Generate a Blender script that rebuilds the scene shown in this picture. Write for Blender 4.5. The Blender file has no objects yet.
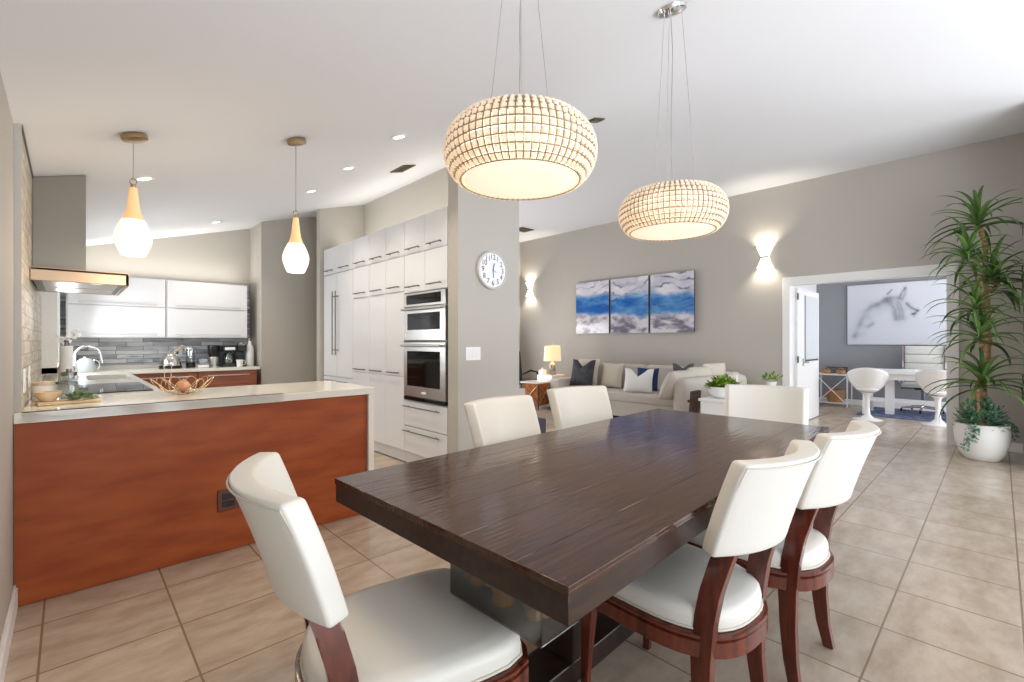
import bpy, bmesh, math, random
from math import sin, cos, pi, radians, sqrt
from mathutils import Vector, Matrix, noise
random.seed(7)
S = bpy.context.scene
COL = S.collection

# ------------------------------------------------------------------ materials
def lin(c):
    return tuple(((v/255)/12.92 if v/255 <= .04045 else ((v/255+.055)/1.055)**2.4) for v in c)

def nt_new(name):
    m = bpy.data.materials.new(name); m.use_nodes = True
    nt = m.node_tree; nt.nodes.clear()
    out = nt.nodes.new('ShaderNodeOutputMaterial')
    return m, nt, out

def N(nt, typ, **kw):
    n = nt.nodes.new(typ)
    for k, v in kw.items():
        if k.startswith('i_'):
            n.inputs[k[2:].replace('_', ' ')].default_value = v
        else:
            setattr(n, k, v)
    return n

def M(name, rgb, rough=.5, metal=0., rgb2=None, nscale=8., stretch=(1, 1, 1), bump=0., bscale=60., bstretch=(1, 1, 1),
      emit=None, estr=0., coat=0., trans=0., spec=.5, translucent=0., detail=4., island=False):
    m, nt, out = nt_new(name)
    p = N(nt, 'ShaderNodeBsdfPrincipled')
    p.inputs['Base Color'].default_value = (*lin(rgb), 1)
    p.inputs['Roughness'].default_value = rough
    p.inputs['Metallic'].default_value = metal
    p.inputs['Specular IOR Level'].default_value = spec
    p.inputs['Coat Weight'].default_value = coat
    p.inputs['Coat Roughness'].default_value = .06
    p.inputs['Transmission Weight'].default_value = trans
    if emit:
        p.inputs['Emission Color'].default_value = (*lin(emit), 1)
        p.inputs['Emission Strength'].default_value = estr
    tc = N(nt, 'ShaderNodeTexCoord')
    if rgb2:
        mp = N(nt, 'ShaderNodeMapping'); mp.inputs['Scale'].default_value = stretch
        nt.links.new(tc.outputs['Object'], mp.inputs['Vector'])
        no = N(nt, 'ShaderNodeTexNoise'); no.inputs['Scale'].default_value = nscale; no.inputs['Detail'].default_value = detail
        nt.links.new(mp.outputs['Vector'], no.inputs['Vector'])
        r = N(nt, 'ShaderNodeValToRGB')
        r.color_ramp.elements[0].position = .35; r.color_ramp.elements[1].position = .65
        r.color_ramp.elements[0].color = (*lin(rgb), 1); r.color_ramp.elements[1].color = (*lin(rgb2), 1)
        src = no.outputs['Fac']
        if island:
            g = N(nt, 'ShaderNodeNewGeometry'); src = g.outputs['Random Per Island']
            r.color_ramp.elements[0].position = 0; r.color_ramp.elements[1].position = 1
        nt.links.new(src, r.inputs['Fac'])
        nt.links.new(r.outputs['Color'], p.inputs['Base Color'])
    if bump:
        mp = N(nt, 'ShaderNodeMapping'); mp.inputs['Scale'].default_value = bstretch
        nt.links.new(tc.outputs['Object'], mp.inputs['Vector'])
        no = N(nt, 'ShaderNodeTexNoise'); no.inputs['Scale'].default_value = bscale; no.inputs['Detail'].default_value = 3
        nt.links.new(mp.outputs['Vector'], no.inputs['Vector'])
        b = N(nt, 'ShaderNodeBump'); b.inputs['Strength'].default_value = bump; b.inputs['Distance'].default_value = .01
        nt.links.new(no.outputs['Fac'], b.inputs['Height'])
        nt.links.new(b.outputs['Normal'], p.inputs['Normal'])
    sh = p.outputs['BSDF']
    if translucent:
        t = N(nt, 'ShaderNodeBsdfTranslucent'); t.inputs['Color'].default_value = (*lin(rgb), 1)
        mx = N(nt, 'ShaderNodeMixShader'); mx.inputs['Fac'].default_value = translucent
        nt.links.new(sh, mx.inputs[1]); nt.links.new(t.outputs['BSDF'], mx.inputs[2]); sh = mx.outputs['Shader']
    nt.links.new(sh, out.inputs['Surface'])
    return m

def M_attr(name, rough=.3, coat=0.):
    m, nt, out = nt_new(name)
    p = N(nt, 'ShaderNodeBsdfPrincipled'); p.inputs['Roughness'].default_value = rough; p.inputs['Coat Weight'].default_value = coat
    a = N(nt, 'ShaderNodeAttribute'); a.attribute_name = 'Col'
    nt.links.new(a.outputs['Color'], p.inputs['Base Color']); nt.links.new(p.outputs['BSDF'], out.inputs['Surface'])
    return m

def M_tile():
    m, nt, out = nt_new('floor_tile')
    p = N(nt, 'ShaderNodeBsdfPrincipled')
    tc = N(nt, 'ShaderNodeTexCoord'); mp = N(nt, 'ShaderNodeMapping'); mp.inputs['Location'].default_value = (.085, -.36, 0)
    nt.links.new(tc.outputs['Object'], mp.inputs['Vector'])
    br = N(nt, 'ShaderNodeTexBrick'); br.offset = 0; br.squash = 1
    for k, v in (('Scale', 1.), ('Brick Width', .4455), ('Row Height', .43), ('Mortar Size', .0045), ('Mortar Smooth', .25), ('Bias', 0.)):
        br.inputs[k].default_value = v
    br.inputs['Color1'].default_value = (0, 0, 0, 1); br.inputs['Color2'].default_value = (1, 1, 1, 1)
    nt.links.new(mp.outputs['Vector'], br.inputs['Vector'])
    n1 = N(nt, 'ShaderNodeTexNoise'); n1.inputs['Scale'].default_value = 5.5; n1.inputs['Detail'].default_value = 7; n1.inputs['Roughness'].default_value = .62
    sm = N(nt, 'ShaderNodeMapping'); sm.inputs['Scale'].default_value = (.75, 1.6, 1)
    nt.links.new(tc.outputs['Object'], sm.inputs['Vector']); nt.links.new(sm.outputs['Vector'], n1.inputs['Vector'])
    r = N(nt, 'ShaderNodeValToRGB')
    e = r.color_ramp.elements
    e[0].position = .3; e[0].color = (*lin((170, 152, 134)), 1)
    e[1].position = .72; e[1].color = (*lin((204, 189, 173)), 1)
    k = e.new(.5); k.color = (*lin((189, 172, 154)), 1)
    nt.links.new(n1.outputs['Fac'], r.inputs['Fac'])
    tint = N(nt, 'ShaderNodeMix', data_type='RGBA', blend_type='MULTIPLY'); tint.inputs['Factor'].default_value = .10
    nt.links.new(r.outputs['Color'], tint.inputs[6]); nt.links.new(br.outputs['Color'], tint.inputs[7])
    mx = N(nt, 'ShaderNodeMix', data_type='RGBA'); mx.inputs[7].default_value = (*lin((139, 119, 98)), 1)
    nt.links.new(br.outputs['Fac'], mx.inputs['Factor']); nt.links.new(tint.outputs[2], mx.inputs[6])
    nt.links.new(mx.outputs[2], p.inputs['Base Color'])
    p.inputs['Roughness'].default_value = .22
    p.inputs['Specular IOR Level'].default_value = .45
    ma = N(nt, 'ShaderNodeMath', operation='MULTIPLY_ADD'); ma.inputs[1].default_value = -1.0
    n2 = N(nt, 'ShaderNodeTexNoise'); n2.inputs['Scale'].default_value = 22; n2.inputs['Detail'].default_value = 4
    nt.links.new(tc.outputs['Object'], n2.inputs['Vector'])
    s2 = N(nt, 'ShaderNodeMath', operation='MULTIPLY'); s2.inputs[1].default_value = .35
    nt.links.new(n2.outputs['Fac'], s2.inputs[0])
    nt.links.new(br.outputs['Fac'], ma.inputs[0]); nt.links.new(s2.outputs[0], ma.inputs[2])
    b = N(nt, 'ShaderNodeBump'); b.inputs['Strength'].default_value = .35; b.inputs['Distance'].default_value = .006
    nt.links.new(ma.outputs[0], b.inputs['Height']); nt.links.new(b.outputs['Normal'], p.inputs['Normal'])
    nt.links.new(p.outputs['BSDF'], out.inputs['Surface'])
    return m

def M_stone(name, axis, cols, mortar, rh=.052, bw=.26):
    m, nt, out = nt_new(name)
    p = N(nt, 'ShaderNodeBsdfPrincipled'); p.inputs['Roughness'].default_value = .4
    tc = N(nt, 'ShaderNodeTexCoord'); sp = N(nt, 'ShaderNodeSeparateXYZ'); cb = N(nt, 'ShaderNodeCombineXYZ')
    nt.links.new(tc.outputs['Object'], sp.inputs[0])
    nt.links.new(sp.outputs[axis], cb.inputs[0]); nt.links.new(sp.outputs[2], cb.inputs[1])
    br = N(nt, 'ShaderNodeTexBrick'); br.offset = .37; br.offset_frequency = 2; br.squash = 1.6; br.squash_frequency = 3
    for k, v in (('Scale', 1.), ('Brick Width', bw), ('Row Height', rh), ('Mortar Size', .0025), ('Mortar Smooth', .2), ('Bias', 0.)):
        br.inputs[k].default_value = v
    br.inputs['Color1'].default_value = (0, 0, 0, 1); br.inputs['Color2'].default_value = (1, 1, 1, 1)
    nt.links.new(cb.outputs[0], br.inputs['Vector'])
    no = N(nt, 'ShaderNodeTexNoise'); no.inputs['Scale'].default_value = 14; no.inputs['Detail'].default_value = 5
    st = N(nt, 'ShaderNodeMapping'); st.inputs['Scale'].default_value = (.4, 2.2, 1)
    nt.links.new(cb.outputs[0], st.inputs['Vector']); nt.links.new(st.outputs['Vector'], no.inputs['Vector'])
    av = N(nt, 'ShaderNodeMath', operation='MULTIPLY_ADD'); av.inputs[1].default_value = .55
    sc = N(nt, 'ShaderNodeMath', operation='MULTIPLY_ADD'); sc.inputs[1].default_value = .75; sc.inputs[2].default_value = -.15
    nt.links.new(no.outputs['Fac'], sc.inputs[0])
    nt.links.new(br.outputs['Color'], av.inputs[0]); nt.links.new(sc.outputs[0], av.inputs[2])
    r = N(nt, 'ShaderNodeValToRGB'); e = r.color_ramp.elements
    e[0].position = .1; e[0].color = (*lin(cols[0]), 1); e[1].position = .85; e[1].color = (*lin(cols[-1]), 1)
    for i, c in enumerate(cols[1:-1]):
        k = e.new(.1 + .75*(i+1)/(len(cols)-1)); k.color = (*lin(c), 1)
    nt.links.new(av.outputs[0], r.inputs['Fac'])
    mx = N(nt, 'ShaderNodeMix', data_type='RGBA'); mx.inputs[7].default_value = (*lin(mortar), 1)
    nt.links.new(br.outputs['Fac'], mx.inputs['Factor']); nt.links.new(r.outputs['Color'], mx.inputs[6])
    nt.links.new(mx.outputs[2], p.inputs['Base Color'])
    b = N(nt, 'ShaderNodeBump'); b.inputs['Strength'].default_value = .6; b.inputs['Distance'].default_value = .008
    nt.links.new(av.outputs[0], b.inputs['Height']); nt.links.new(b.outputs['Normal'], p.inputs['Normal'])
    nt.links.new(p.outputs['BSDF'], out.inputs['Surface'])
    return m

def M_tabletop():
    m, nt, out = nt_new('table_wood')
    p = N(nt, 'ShaderNodeBsdfPrincipled'); p.inputs['Roughness'].default_value = .12; p.inputs['Specular IOR Level'].default_value = .38
    tc = N(nt, 'ShaderNodeTexCoord')
    mp = N(nt, 'ShaderNodeMapping'); mp.inputs['Scale'].default_value = (1.2, 14, 6)
    nt.links.new(tc.outputs['Object'], mp.inputs['Vector'])
    no = N(nt, 'ShaderNodeTexNoise'); no.inputs['Scale'].default_value = 4; no.inputs['Detail'].default_value = 8; no.inputs['Roughness'].default_value = .6
    nt.links.new(mp.outputs['Vector'], no.inputs['Vector'])
    r = N(nt, 'ShaderNodeValToRGB'); e = r.color_ramp.elements
    e[0].position = .3; e[0].color = (*lin((46, 28, 19)), 1); e[1].position = .7; e[1].color = (*lin((76, 49, 34)), 1)
    nt.links.new(no.outputs['Fac'], r.inputs['Fac']); nt.links.new(r.outputs['Color'], p.inputs['Base Color'])
    wm = N(nt, 'ShaderNodeMapping'); wm.inputs['Scale'].default_value = (.16, 1.3, 1); wm.inputs['Rotation'].default_value = (0, 0, .05)
    nt.links.new(tc.outputs['Object'], wm.inputs['Vector'])
    w = N(nt, 'ShaderNodeTexNoise'); w.inputs['Scale'].default_value = 46; w.inputs['Detail'].default_value = .6; w.inputs['Distortion'].default_value = .3
    nt.links.new(wm.outputs['Vector'], w.inputs['Vector'])
    b = N(nt, 'ShaderNodeBump'); b.inputs['Strength'].default_value = .45; b.inputs['Distance'].default_value = .002
    nt.links.new(w.outputs['Fac'], b.inputs['Height']); nt.links.new(b.outputs['Normal'], p.inputs['Normal'])
    nt.links.new(p.outputs['BSDF'], out.inputs['Surface'])
    return m

def M_glass(name, tint=(235, 240, 240), rough=.02, fac=.85):
    m, nt, out = nt_new(name)
    t = N(nt, 'ShaderNodeBsdfTransparent'); t.inputs['Color'].default_value = (*lin(tint), 1)
    g = N(nt, 'ShaderNodeBsdfGlossy'); g.inputs['Roughness'].default_value = rough
    mx = N(nt, 'ShaderNodeMixShader'); mx.inputs['Fac'].default_value = 1-fac
    nt.links.new(t.outputs[0], mx.inputs[1]); nt.links.new(g.outputs[0], mx.inputs[2]); nt.links.new(mx.outputs[0], out.inputs['Surface'])
    return m

MT = dict(
    ceiling=M('ceiling_paint', (230, 232, 236), .8),
    wall=M('wall_paint', (186, 181, 173), .7),
    office=M('office_paint', (140, 142, 146), .7),
    trim=M('trim_white', (238, 238, 236), .4),
    tile=M_tile(),
    stone_back=M_stone('ledger_stone_grey', 0, [(122, 123, 127), (166, 167, 171), (190, 192, 196), (222, 223, 226), (152, 154, 158)], (84, 86, 90)),
    stone_left=M_stone('ledger_stone_tan', 1, [(150, 132, 110), (196, 182, 160), (214, 204, 186), (170, 160, 146), (222, 216, 204)], (150, 140, 124), .07, .22),
    panel=M('panel_wood', (138, 62, 25), .42, rgb2=(160, 80, 36), nscale=3.2, stretch=(1.1, 1, 4.5), detail=6, spec=.3),
    drawer_wood=M('drawer_wood', (132, 62, 28), .3, rgb2=(156, 80, 40), nscale=3, stretch=(1, 1, 6)),
    quartz=M('quartz', (226, 221, 209), .1, rgb2=(228, 224, 213), nscale=60, spec=.5),
    gloss=M('gloss_white', (229, 230, 233), .14),
    carcass=M('carcass_white', (214, 214, 213), .4),
    steel=M('brushed_steel', (196, 194, 190), .28, 1., bump=.05, bscale=90, bstretch=(1, 30, 1)),
    dsteel=M('dark_steel', (120, 118, 114), .3, 1.),
    hoodcol=M('hood_grey', (140, 137, 128), .35, .6),
    copper=M('warm_steel', (190, 166, 142), .4, .7),
    chrome=M('chrome', (225, 225, 226), .08, 1.),
    brass=M('brushed_brass', (176, 150, 112), .3, 1.),
    blackglass=M('black_glass', (14, 14, 15), .05, spec=.4),
    black=M('black_plastic', (22, 22, 24), .3),
    white=M('white_plastic', (240, 240, 240), .3),
    ceramic=M('white_ceramic', (238, 237, 234), .2, coat=.3),
    leather=M('ivory_leather', (210, 208, 201), .4, bump=.06, bscale=160),
    pipe=M('leather_piping', (196, 190, 178), .5),
    cherry=M('cherry_wood', (66, 26, 16), .22, rgb2=(104, 44, 27), nscale=5, stretch=(6, 6, 1), coat=.4),
    tabletop=M_tabletop(),
    tableedge=M('table_edge', (40, 26, 19), .35, rgb2=(54, 36, 27), nscale=6, stretch=(1, 6, 6), spec=.35),
    tablebase=M('table_base', (30, 21, 18), .35, rgb2=(48, 32, 26), nscale=5, stretch=(5, 5, 1)),
    sofa=M('sofa_linen', (196, 189, 179), .85, rgb2=(204, 198, 189), nscale=80, bump=.15, bscale=300),
    sofac=M('sofa_cushion', (201, 193, 181), .85, bump=.15, bscale=300),
    charcoal=M('charcoal_velvet', (48, 48, 54), .8, rgb2=(70, 70, 76), nscale=14),
    cream=M('cream_fabric', (214, 204, 186), .85), whitef=M('white_fabric', (240, 239, 237), .85),
    navy=M('navy_fabric', (26, 50, 92), .8), greyf=M('grey_fabric', (96, 94, 94), .85),
    art=M_attr('artwork_gloss', .12, .3), horse=M_attr('horse_print', .15, .2),
    leaf=M('dracaena_leaf', (36, 66, 30), .3, rgb2=(112, 146, 74), island=True, translucent=.15),
    ivy=M('ivy_leaf', (50, 104, 74), .5, rgb2=(136, 178, 142), island=True, translucent=.15),
    lime=M('succulent_leaf', (78, 122, 32), .4, rgb2=(164, 186, 70), island=True, translucent=.15),
    herb=M('herb_leaf', (104, 132, 92), .5, rgb2=(160, 182, 140), island=True),
    cane=M('plant_cane', (128, 92, 60), .7, rgb2=(178, 146, 104), nscale=16, bump=.4, bscale=60, stretch=(1, 1, 3)),
    soil=M('moss_soil', (66, 58, 44), .9, rgb2=(96, 92, 64), nscale=40, bump=.6, bscale=80),
    wicker=M('wicker', (150, 104, 62), .7, rgb2=(186, 140, 92), nscale=60, bump=.5, bscale=120),
    rust=M('copper_patina', (150, 78, 30), .4, .3, rgb2=(196, 122, 62), nscale=14),
    dwood=M('dark_wood', (58, 36, 28), .4, rgb2=(90, 58, 42), nscale=8, stretch=(1, 1, 5)),
    rug=M('blue_rug', (52, 66, 104), .95, rgb2=(122, 132, 158), nscale=9, bump=.4, bscale=200),
    lampglow=M('lamp_shade', (245, 225, 190), .8, emit=(255, 214, 150), estr=.5),
    pendglow=M('pendant_glow', (250, 235, 215), .3, emit=(255, 226, 184), estr=1.05),
    pendneck=M('pendant_amber', (236, 196, 150), .3, emit=(255, 190, 120), estr=.42),
    diffuser=M('chandelier_diffuser', (250, 236, 220), .5, emit=(255, 226, 196), estr=.6),
    core=M('chandelier_core', (250, 236, 220), .5, emit=(255, 234, 206), estr=2.6),
    crystal=M('crystal_bead', (250, 244, 234), .05, rgb2=(255, 254, 250), island=True, spec=1., translucent=.6),
    beadframe=M('bead_frame', (150, 138, 126), .3, 1.),
    sconce=M('sconce_glass', (250, 248, 240), .4, emit=(255, 246, 226), estr=1.6),
    can=M('can_lens', (255, 255, 250), .4, emit=(255, 244, 224), estr=5),
    ventm=M('vent_bronze', (112, 98, 62), .45, .5),
    glass=M_glass('clear_glass'), frosted=M('frosted_glass', (214, 220, 222), .35, spec=.6),
    acrylic=M_glass('grey_acrylic', (205, 205, 205), .1, .9),
    amber=M('amber_glass', (226, 146, 40), .25, rgb2=(246, 196, 90), nscale=20),
    sky=M('outside_daylight', (255, 255, 255), .9, emit=(240, 246, 255), estr=2.2),
    paper=M('paper_towel', (243, 243, 241), .9, bump=.3, bscale=90),
    wood=M('light_wood', (206, 178, 140), .5, rgb2=(222, 198, 164), nscale=6, stretch=(6, 1, 1)),
    petal=M('white_petal', (250, 250, 250), .6, translucent=.3),
    brownplate=M('brown_plate', (92, 46, 24), .35),
    garlic=M('onion_skin', (190, 120, 88), .5, rgb2=(214, 160, 124), nscale=20),
    bottle=M('bottle_white', (226, 226, 222), .35), ink=M('black_ink', (16, 16, 17), .5),
    goldwire=M('gold_wire', (206, 186, 150), .25, 1.),
)

# ------------------------------------------------------------------ mesh builder
class MB:
    def __init__(s): s.bm = bmesh.new(); s.ang = 20
    def box(s, c, size, bevel=0., seg=2, rot=None):
        r = bmesh.ops.create_cube(s.bm, size=1.0)
        mat = Matrix.Translation(c) @ ((rot.to_4x4() if rot else Matrix.Identity(4))) @ Matrix.Diagonal((*size, 1))
        bmesh.ops.transform(s.bm, matrix=mat, verts=r['verts'])
        if bevel:
            ed = list({e for v in r['verts'] for e in v.link_edges})
            bmesh.ops.bevel(s.bm, geom=ed, offset=bevel, segments=seg, profile=.5, affect='EDGES')
        return s
    def b(s, x0, x1, y0, y1, z0, z1, bevel=0., seg=2):
        return s.box(((x0+x1)/2, (y0+y1)/2, (z0+z1)/2), (abs(x1-x0), abs(y1-y0), abs(z1-z0)), bevel, seg)
    def lathe(s, prof, c=(0, 0, 0), n=32, axis='Z', cap=False):
        s.ang = 40; rings = []
        for r, z in prof:
            ring = []
            for i in range(n):
                a = 2*pi*i/n
                p = (r*cos(a), r*sin(a), z)
                if axis == 'X': p = (z, r*cos(a), r*sin(a))
                if axis == 'Y': p = (r*sin(a), z, r*cos(a))
                ring.append(s.bm.verts.new((p[0]+c[0], p[1]+c[1], p[2]+c[2])))
            rings.append(ring)
        for k in range(len(rings)-1):
            for i in range(n):
                s.bm.faces.new((rings[k][i], rings[k][(i+1) % n], rings[k+1][(i+1) % n], rings[k+1][i]))
        if cap:
            s.bm.faces.new(rings[0][::-1]); s.bm.faces.new(rings[-1])
        return s
    def tube(s, pts, rad, n=8, cap=True, flat=1.):
        s.ang = 61 if n < 8 else 50
        pts = [Vector(p) for p in pts]
        rads = rad if isinstance(rad, (list, tuple)) else [rad]*len(pts)
        rings = []; up = None
        for i, p in enumerate(pts):
            t = (pts[min(i+1, len(pts)-1)] - pts[max(i-1, 0)]).normalized()
            if up is None:
                up = Vector((0, 0, 1)) if abs(t.z) < .9 else Vector((1, 0, 0))
            x = t.cross(up).normalized(); up = x.cross(t).normalized()
            rings.append([s.bm.verts.new(p + (x*cos(2*pi*k/n) + up*sin(2*pi*k/n)*flat)*rads[i]) for k in range(n)])
        for k in range(len(rings)-1):
            for i in range(n):
                s.bm.faces.new((rings[k][i], rings[k][(i+1) % n], rings[k+1][(i+1) % n], rings[k+1][i]))
        if cap:
            s.bm.faces.new(rings[0][::-1]); s.bm.faces.new(rings[-1])
        return s
    def loft(s, loops, cap=True):
        rs = [[s.bm.verts.new(p) for p in l] for l in loops]
        n = len(rs[0])
        for k in range(len(rs)-1):
            for i in range(n):
                s.bm.faces.new((rs[k][i], rs[k][(i+1) % n], rs[k+1][(i+1) % n], rs[k+1][i]))
        if cap:
            s.bm.faces.new(rs[0][::-1]); s.bm.faces.new(rs[-1])
        return s
    def prism(s, poly, z0, z1):
        return s.loft([[(x, y, z0) for x, y in poly], [(x, y, z1) for x, y in poly]])
    def grid(s, f, nu, nv, closed_u=False):
        s.ang = 50
        vs = [[s.bm.verts.new(f(i/nu, j/nv)) for j in range(nv+1)] for i in range(nu+1)]
        for i in range(nu):
            for j in range(nv):
                s.bm.faces.new((vs[i][j], vs[i+1][j], vs[i+1][j+1], vs[i][j+1]))
        return s
    def sphere(s, c, r, sc=(1, 1, 1), u=16, v=10):
        q = bmesh.ops.create_uvsphere(s.bm, u_segments=u, v_segments=v, radius=r)
        bmesh.ops.transform(s.bm, matrix=Matrix.Translation(c) @ Matrix.Diagonal((*sc, 1)), verts=q['verts'])
        return s
    def pillow(s, w, h, t, M4=Matrix.Identity(4), notch=0., n=14, ear=.04):
        for side in (1, -1):
            def f(u, v):
                x, y = 2*u-1, 2*v-1
                th = t/2*side*max(0., (1-abs(x)**3.2))**.6*max(0., (1-abs(y)**3.2))**.6
                e = 1+ear*(x*x*y*y) - ear*.6*((1-x*x)*abs(y)**3 + (1-y*y)*abs(x)**3)
                zz = y*h/2*e
                if notch and v > .2:
                    zz -= notch*h*max(0, 1-abs(x)*1.6)*((v-.2)/.8)**2
                return M4 @ Vector((x*w/2*e, th, zz))
            s.grid(f, n, n)
        bmesh.ops.remove_doubles(s.bm, verts=s.bm.verts, dist=.0008)
        return s
    def build(s, name, mat, parent=None, smooth=True, angle=None, fixn=True):
        if fixn: bmesh.ops.recalc_face_normals(s.bm, faces=s.bm.faces)
        me = bpy.data.meshes.new(name); s.bm.to_mesh(me); s.bm.free()
        me.materials.append(MT[mat] if isinstance(mat, str) else mat)
        if smooth:
            me.polygons.foreach_set('use_smooth', [True]*len(me.polygons))
            me.set_sharp_from_angle(angle=radians(angle or s.ang))
        o = bpy.data.objects.new(name, me); COL.objects.link(o)
        if parent: o.parent = parent
        return o

def tag(o, label, cat, group=None):
    o['label'] = label; o['category'] = cat
    if group: o['group'] = group
    return o
def thing(name, label, cat, loc=(0, 0, 0), rz=0., group=None):
    o = bpy.data.objects.new(name, None); COL.objects.link(o)
    o.empty_display_size = .1; o.location = loc; o.rotation_euler = (0, 0, rz)
    return tag(o, label, cat, group)
def struct(name, mb, mat, parent=None):
    o = mb.build(name, mat, parent)
    if not parent: o['kind'] = 'structure'
    return o
def dup(root, loc, rz, label, group=None):
    r = root.copy(); COL.objects.link(r); r.location = loc; r.rotation_euler = (0, 0, rz); r['label'] = label
    if group: r['group'] = group
    for ch in list(root.children):
        c = ch.copy(); COL.objects.link(c); c.parent = r
        for g in list(ch.children):
            d = g.copy(); COL.objects.link(d); d.parent = c
    return r
def light(kind, loc, power, color=(255, 255, 255), size=.1, size_y=None, aim=None, parent=None, spot=None, blend=.5, shape=None, spread=None):
    l = bpy.data.lights.new('light_source', kind); l.energy = power; l.color = lin(color)
    if kind == 'AREA':
        l.size = size
        if size_y: l.shape = 'RECTANGLE'; l.size_y = size_y
        if shape: l.shape = shape
        if spread: l.spread = radians(spread)
    else:
        l.shadow_soft_size = size
    if kind == 'SPOT': l.spot_size = radians(spot); l.spot_blend = blend
    o = bpy.data.objects.new('light_source', l); COL.objects.link(o); o.location = loc
    if aim is not None: o.rotation_euler = Vector(aim).to_track_quat('-Z', 'Y').to_euler()
    if parent: o.parent = parent
    return o
def arc(c, r, a0, a1, n, plane='XZ'):
    out = []
    for i in range(n+1):
        a = a0+(a1-a0)*i/n
        d = (r*cos(a), r*sin(a))
        out.append((c[0]+d[0], c[1], c[2]+d[1]) if plane == 'XZ' else (c[0], c[1]+d[0], c[2]+d[1]) if plane == 'YZ' else (c[0]+d[0], c[1]+d[1], c[2]))
    return out

# ------------------------------------------------------------------ room shell
def ceil_z(x): return min(3.6, 2.345+.285*x)
XT, XD = -.168, -.19          # tiled and painted face of the left wall
YB = 7.5                       # kitchen back wall
XC = 2.5                       # front of the tall cabinets
XA = 7.75                      # long living-room wall
struct('floor', MB().b(-.6, 13, -4.5, 8.2, -.1, 0), 'tile')
# sloped ceiling that levels off
prof = [(-.4, ceil_z(-.4)), (4.404, 3.6), (7.9, 3.6), (7.9, 3.75), (4.38, 3.75), (-.4, ceil_z(-.4)+.15)]
struct('ceiling', MB().loft([[(x, -.45, z) for x, z in prof], [(x, 8.1, z) for x, z in prof]]), 'ceiling')
def wallx(x0, x1, y0, y1, z0=0., over=.0):   # wall box whose top follows the sloped ceiling
    a, b = ceil_z(x0)+.04, ceil_z(x1)+.04
    return MB().loft([[(x0, y0, z0), (x1, y0, z0), (x1, y0, b), (x0, y0, a)], [(x0, y1, z0), (x1, y1, z0), (x1, y1, b), (x0, y1, a)]])
struct('wall_left', wallx(-.35, XD, -.3, 3.226), 'wall')
mb = MB().b(-.35, XT, 3.228, 5.65, 0, 2.32)
mb.b(-.35, XT, 7.05, YB+.1, 0, 2.32); mb.b(-.35, XT, 5.65, 7.05, 0, 1.02); mb.b(-.35, XT, 5.65, 7.05, 1.80, 2.32)
struct('wall_left_tiled', mb, 'stone_left')
struct('trim_tile_end', MB().b(XD+.001, XT+.004, 3.2265, 3.2278, .93, ceil_z(XT)), 'wall')
struct('trim_tile_edge', MB().b(XT, XT+.008, 3.23, YB-.05, ceil_z(XT)-.012, ceil_z(XT)-.002), 'dsteel')
w = struct('window_1', MB().b(-.2, -.07, 5.6, 5.68, .98, 1.84).b(-.2, -.07, 7.02, 7.1, .98, 1.84).b(-.2, -.07, 5.6, 7.1, .975, 1.03).b(-.2, -.07, 5.6, 7.1, 1.79, 1.84).b(-.22, -.18, 6.33, 6.37, 1.02, 1.8), 'trim')
MB().b(-.21, -.205, 5.66, 7.04, 1.0, 1.82).build('pane', 'glass', w)
struct('baseboard_left', MB().b(XD, XD+.016, -.3, 3.195, 0, .1, .004).b(XD, XD+.01, -.3, 3.195, .1, .115, .004), 'trim')
struct('wall_back_kitchen', wallx(-.35, 1.9, YB, YB+.12), 'wall')
struct('wall_back_stone', MB().b(XT, 1.893, YB-.014, YB-.001, .965, 2.06), 'stone_back')
struct('wall_back_hall', wallx(1.9, 3.1, 6.95, YB+.12), 'wall')
struct('wall_fridge_end', wallx(2.45, 3.08, 6.335, 6.44), 'wall')
struct('wall_behind_cabinets', wallx(3.08, 3.26, 3.46, 8.0), 'wall')
struct('wall_clock', wallx(XC, 3.26, 3.318, 3.468), 'wall')
struct('trim_wall_step', MB().b(3.255, 3.36, 3.33, 3.46, 0, .78, .004), 'wall')
struct('wall_far', wallx(3.2, 7.9, 7.85, 8.0), 'wall')
mb = MB().b(XA, XA+.13, 2.17, 7.95, 0, 3.64); mb.b(XA, XA+.13, -.3, .43, 0, 3.64); mb.b(XA, XA+.13, .43, 2.17, 2.10, 3.64)
struct('wall_art', mb, 'wall')
mb = MB()
for y0, y1, z0, z1 in ((2.15, 2.25, 0, 2.205), (.34, .45, 0, 2.205), (.45, 2.15, 2.085, 2.205)):
    mb.b(XA-.018, XA+.148, y0, y1, z0, z1, .004)
struct('trim_office_opening', mb, 'trim')
struct('wall_right', MB().b(6.75, XA+.1, -.35, -.2, 0, 3.64), 'wall')
struct('baseboard_right', MB().b(6.75, XA, -.2, -.184, 0, .11, .004), 'trim')
struct('baseboard_art', MB().b(XA-.016, XA, 2.255, 7.84, 0, .11, .004).b(XA-.016, XA, -.18, .335, 0, .11, .004), 'trim')
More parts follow.
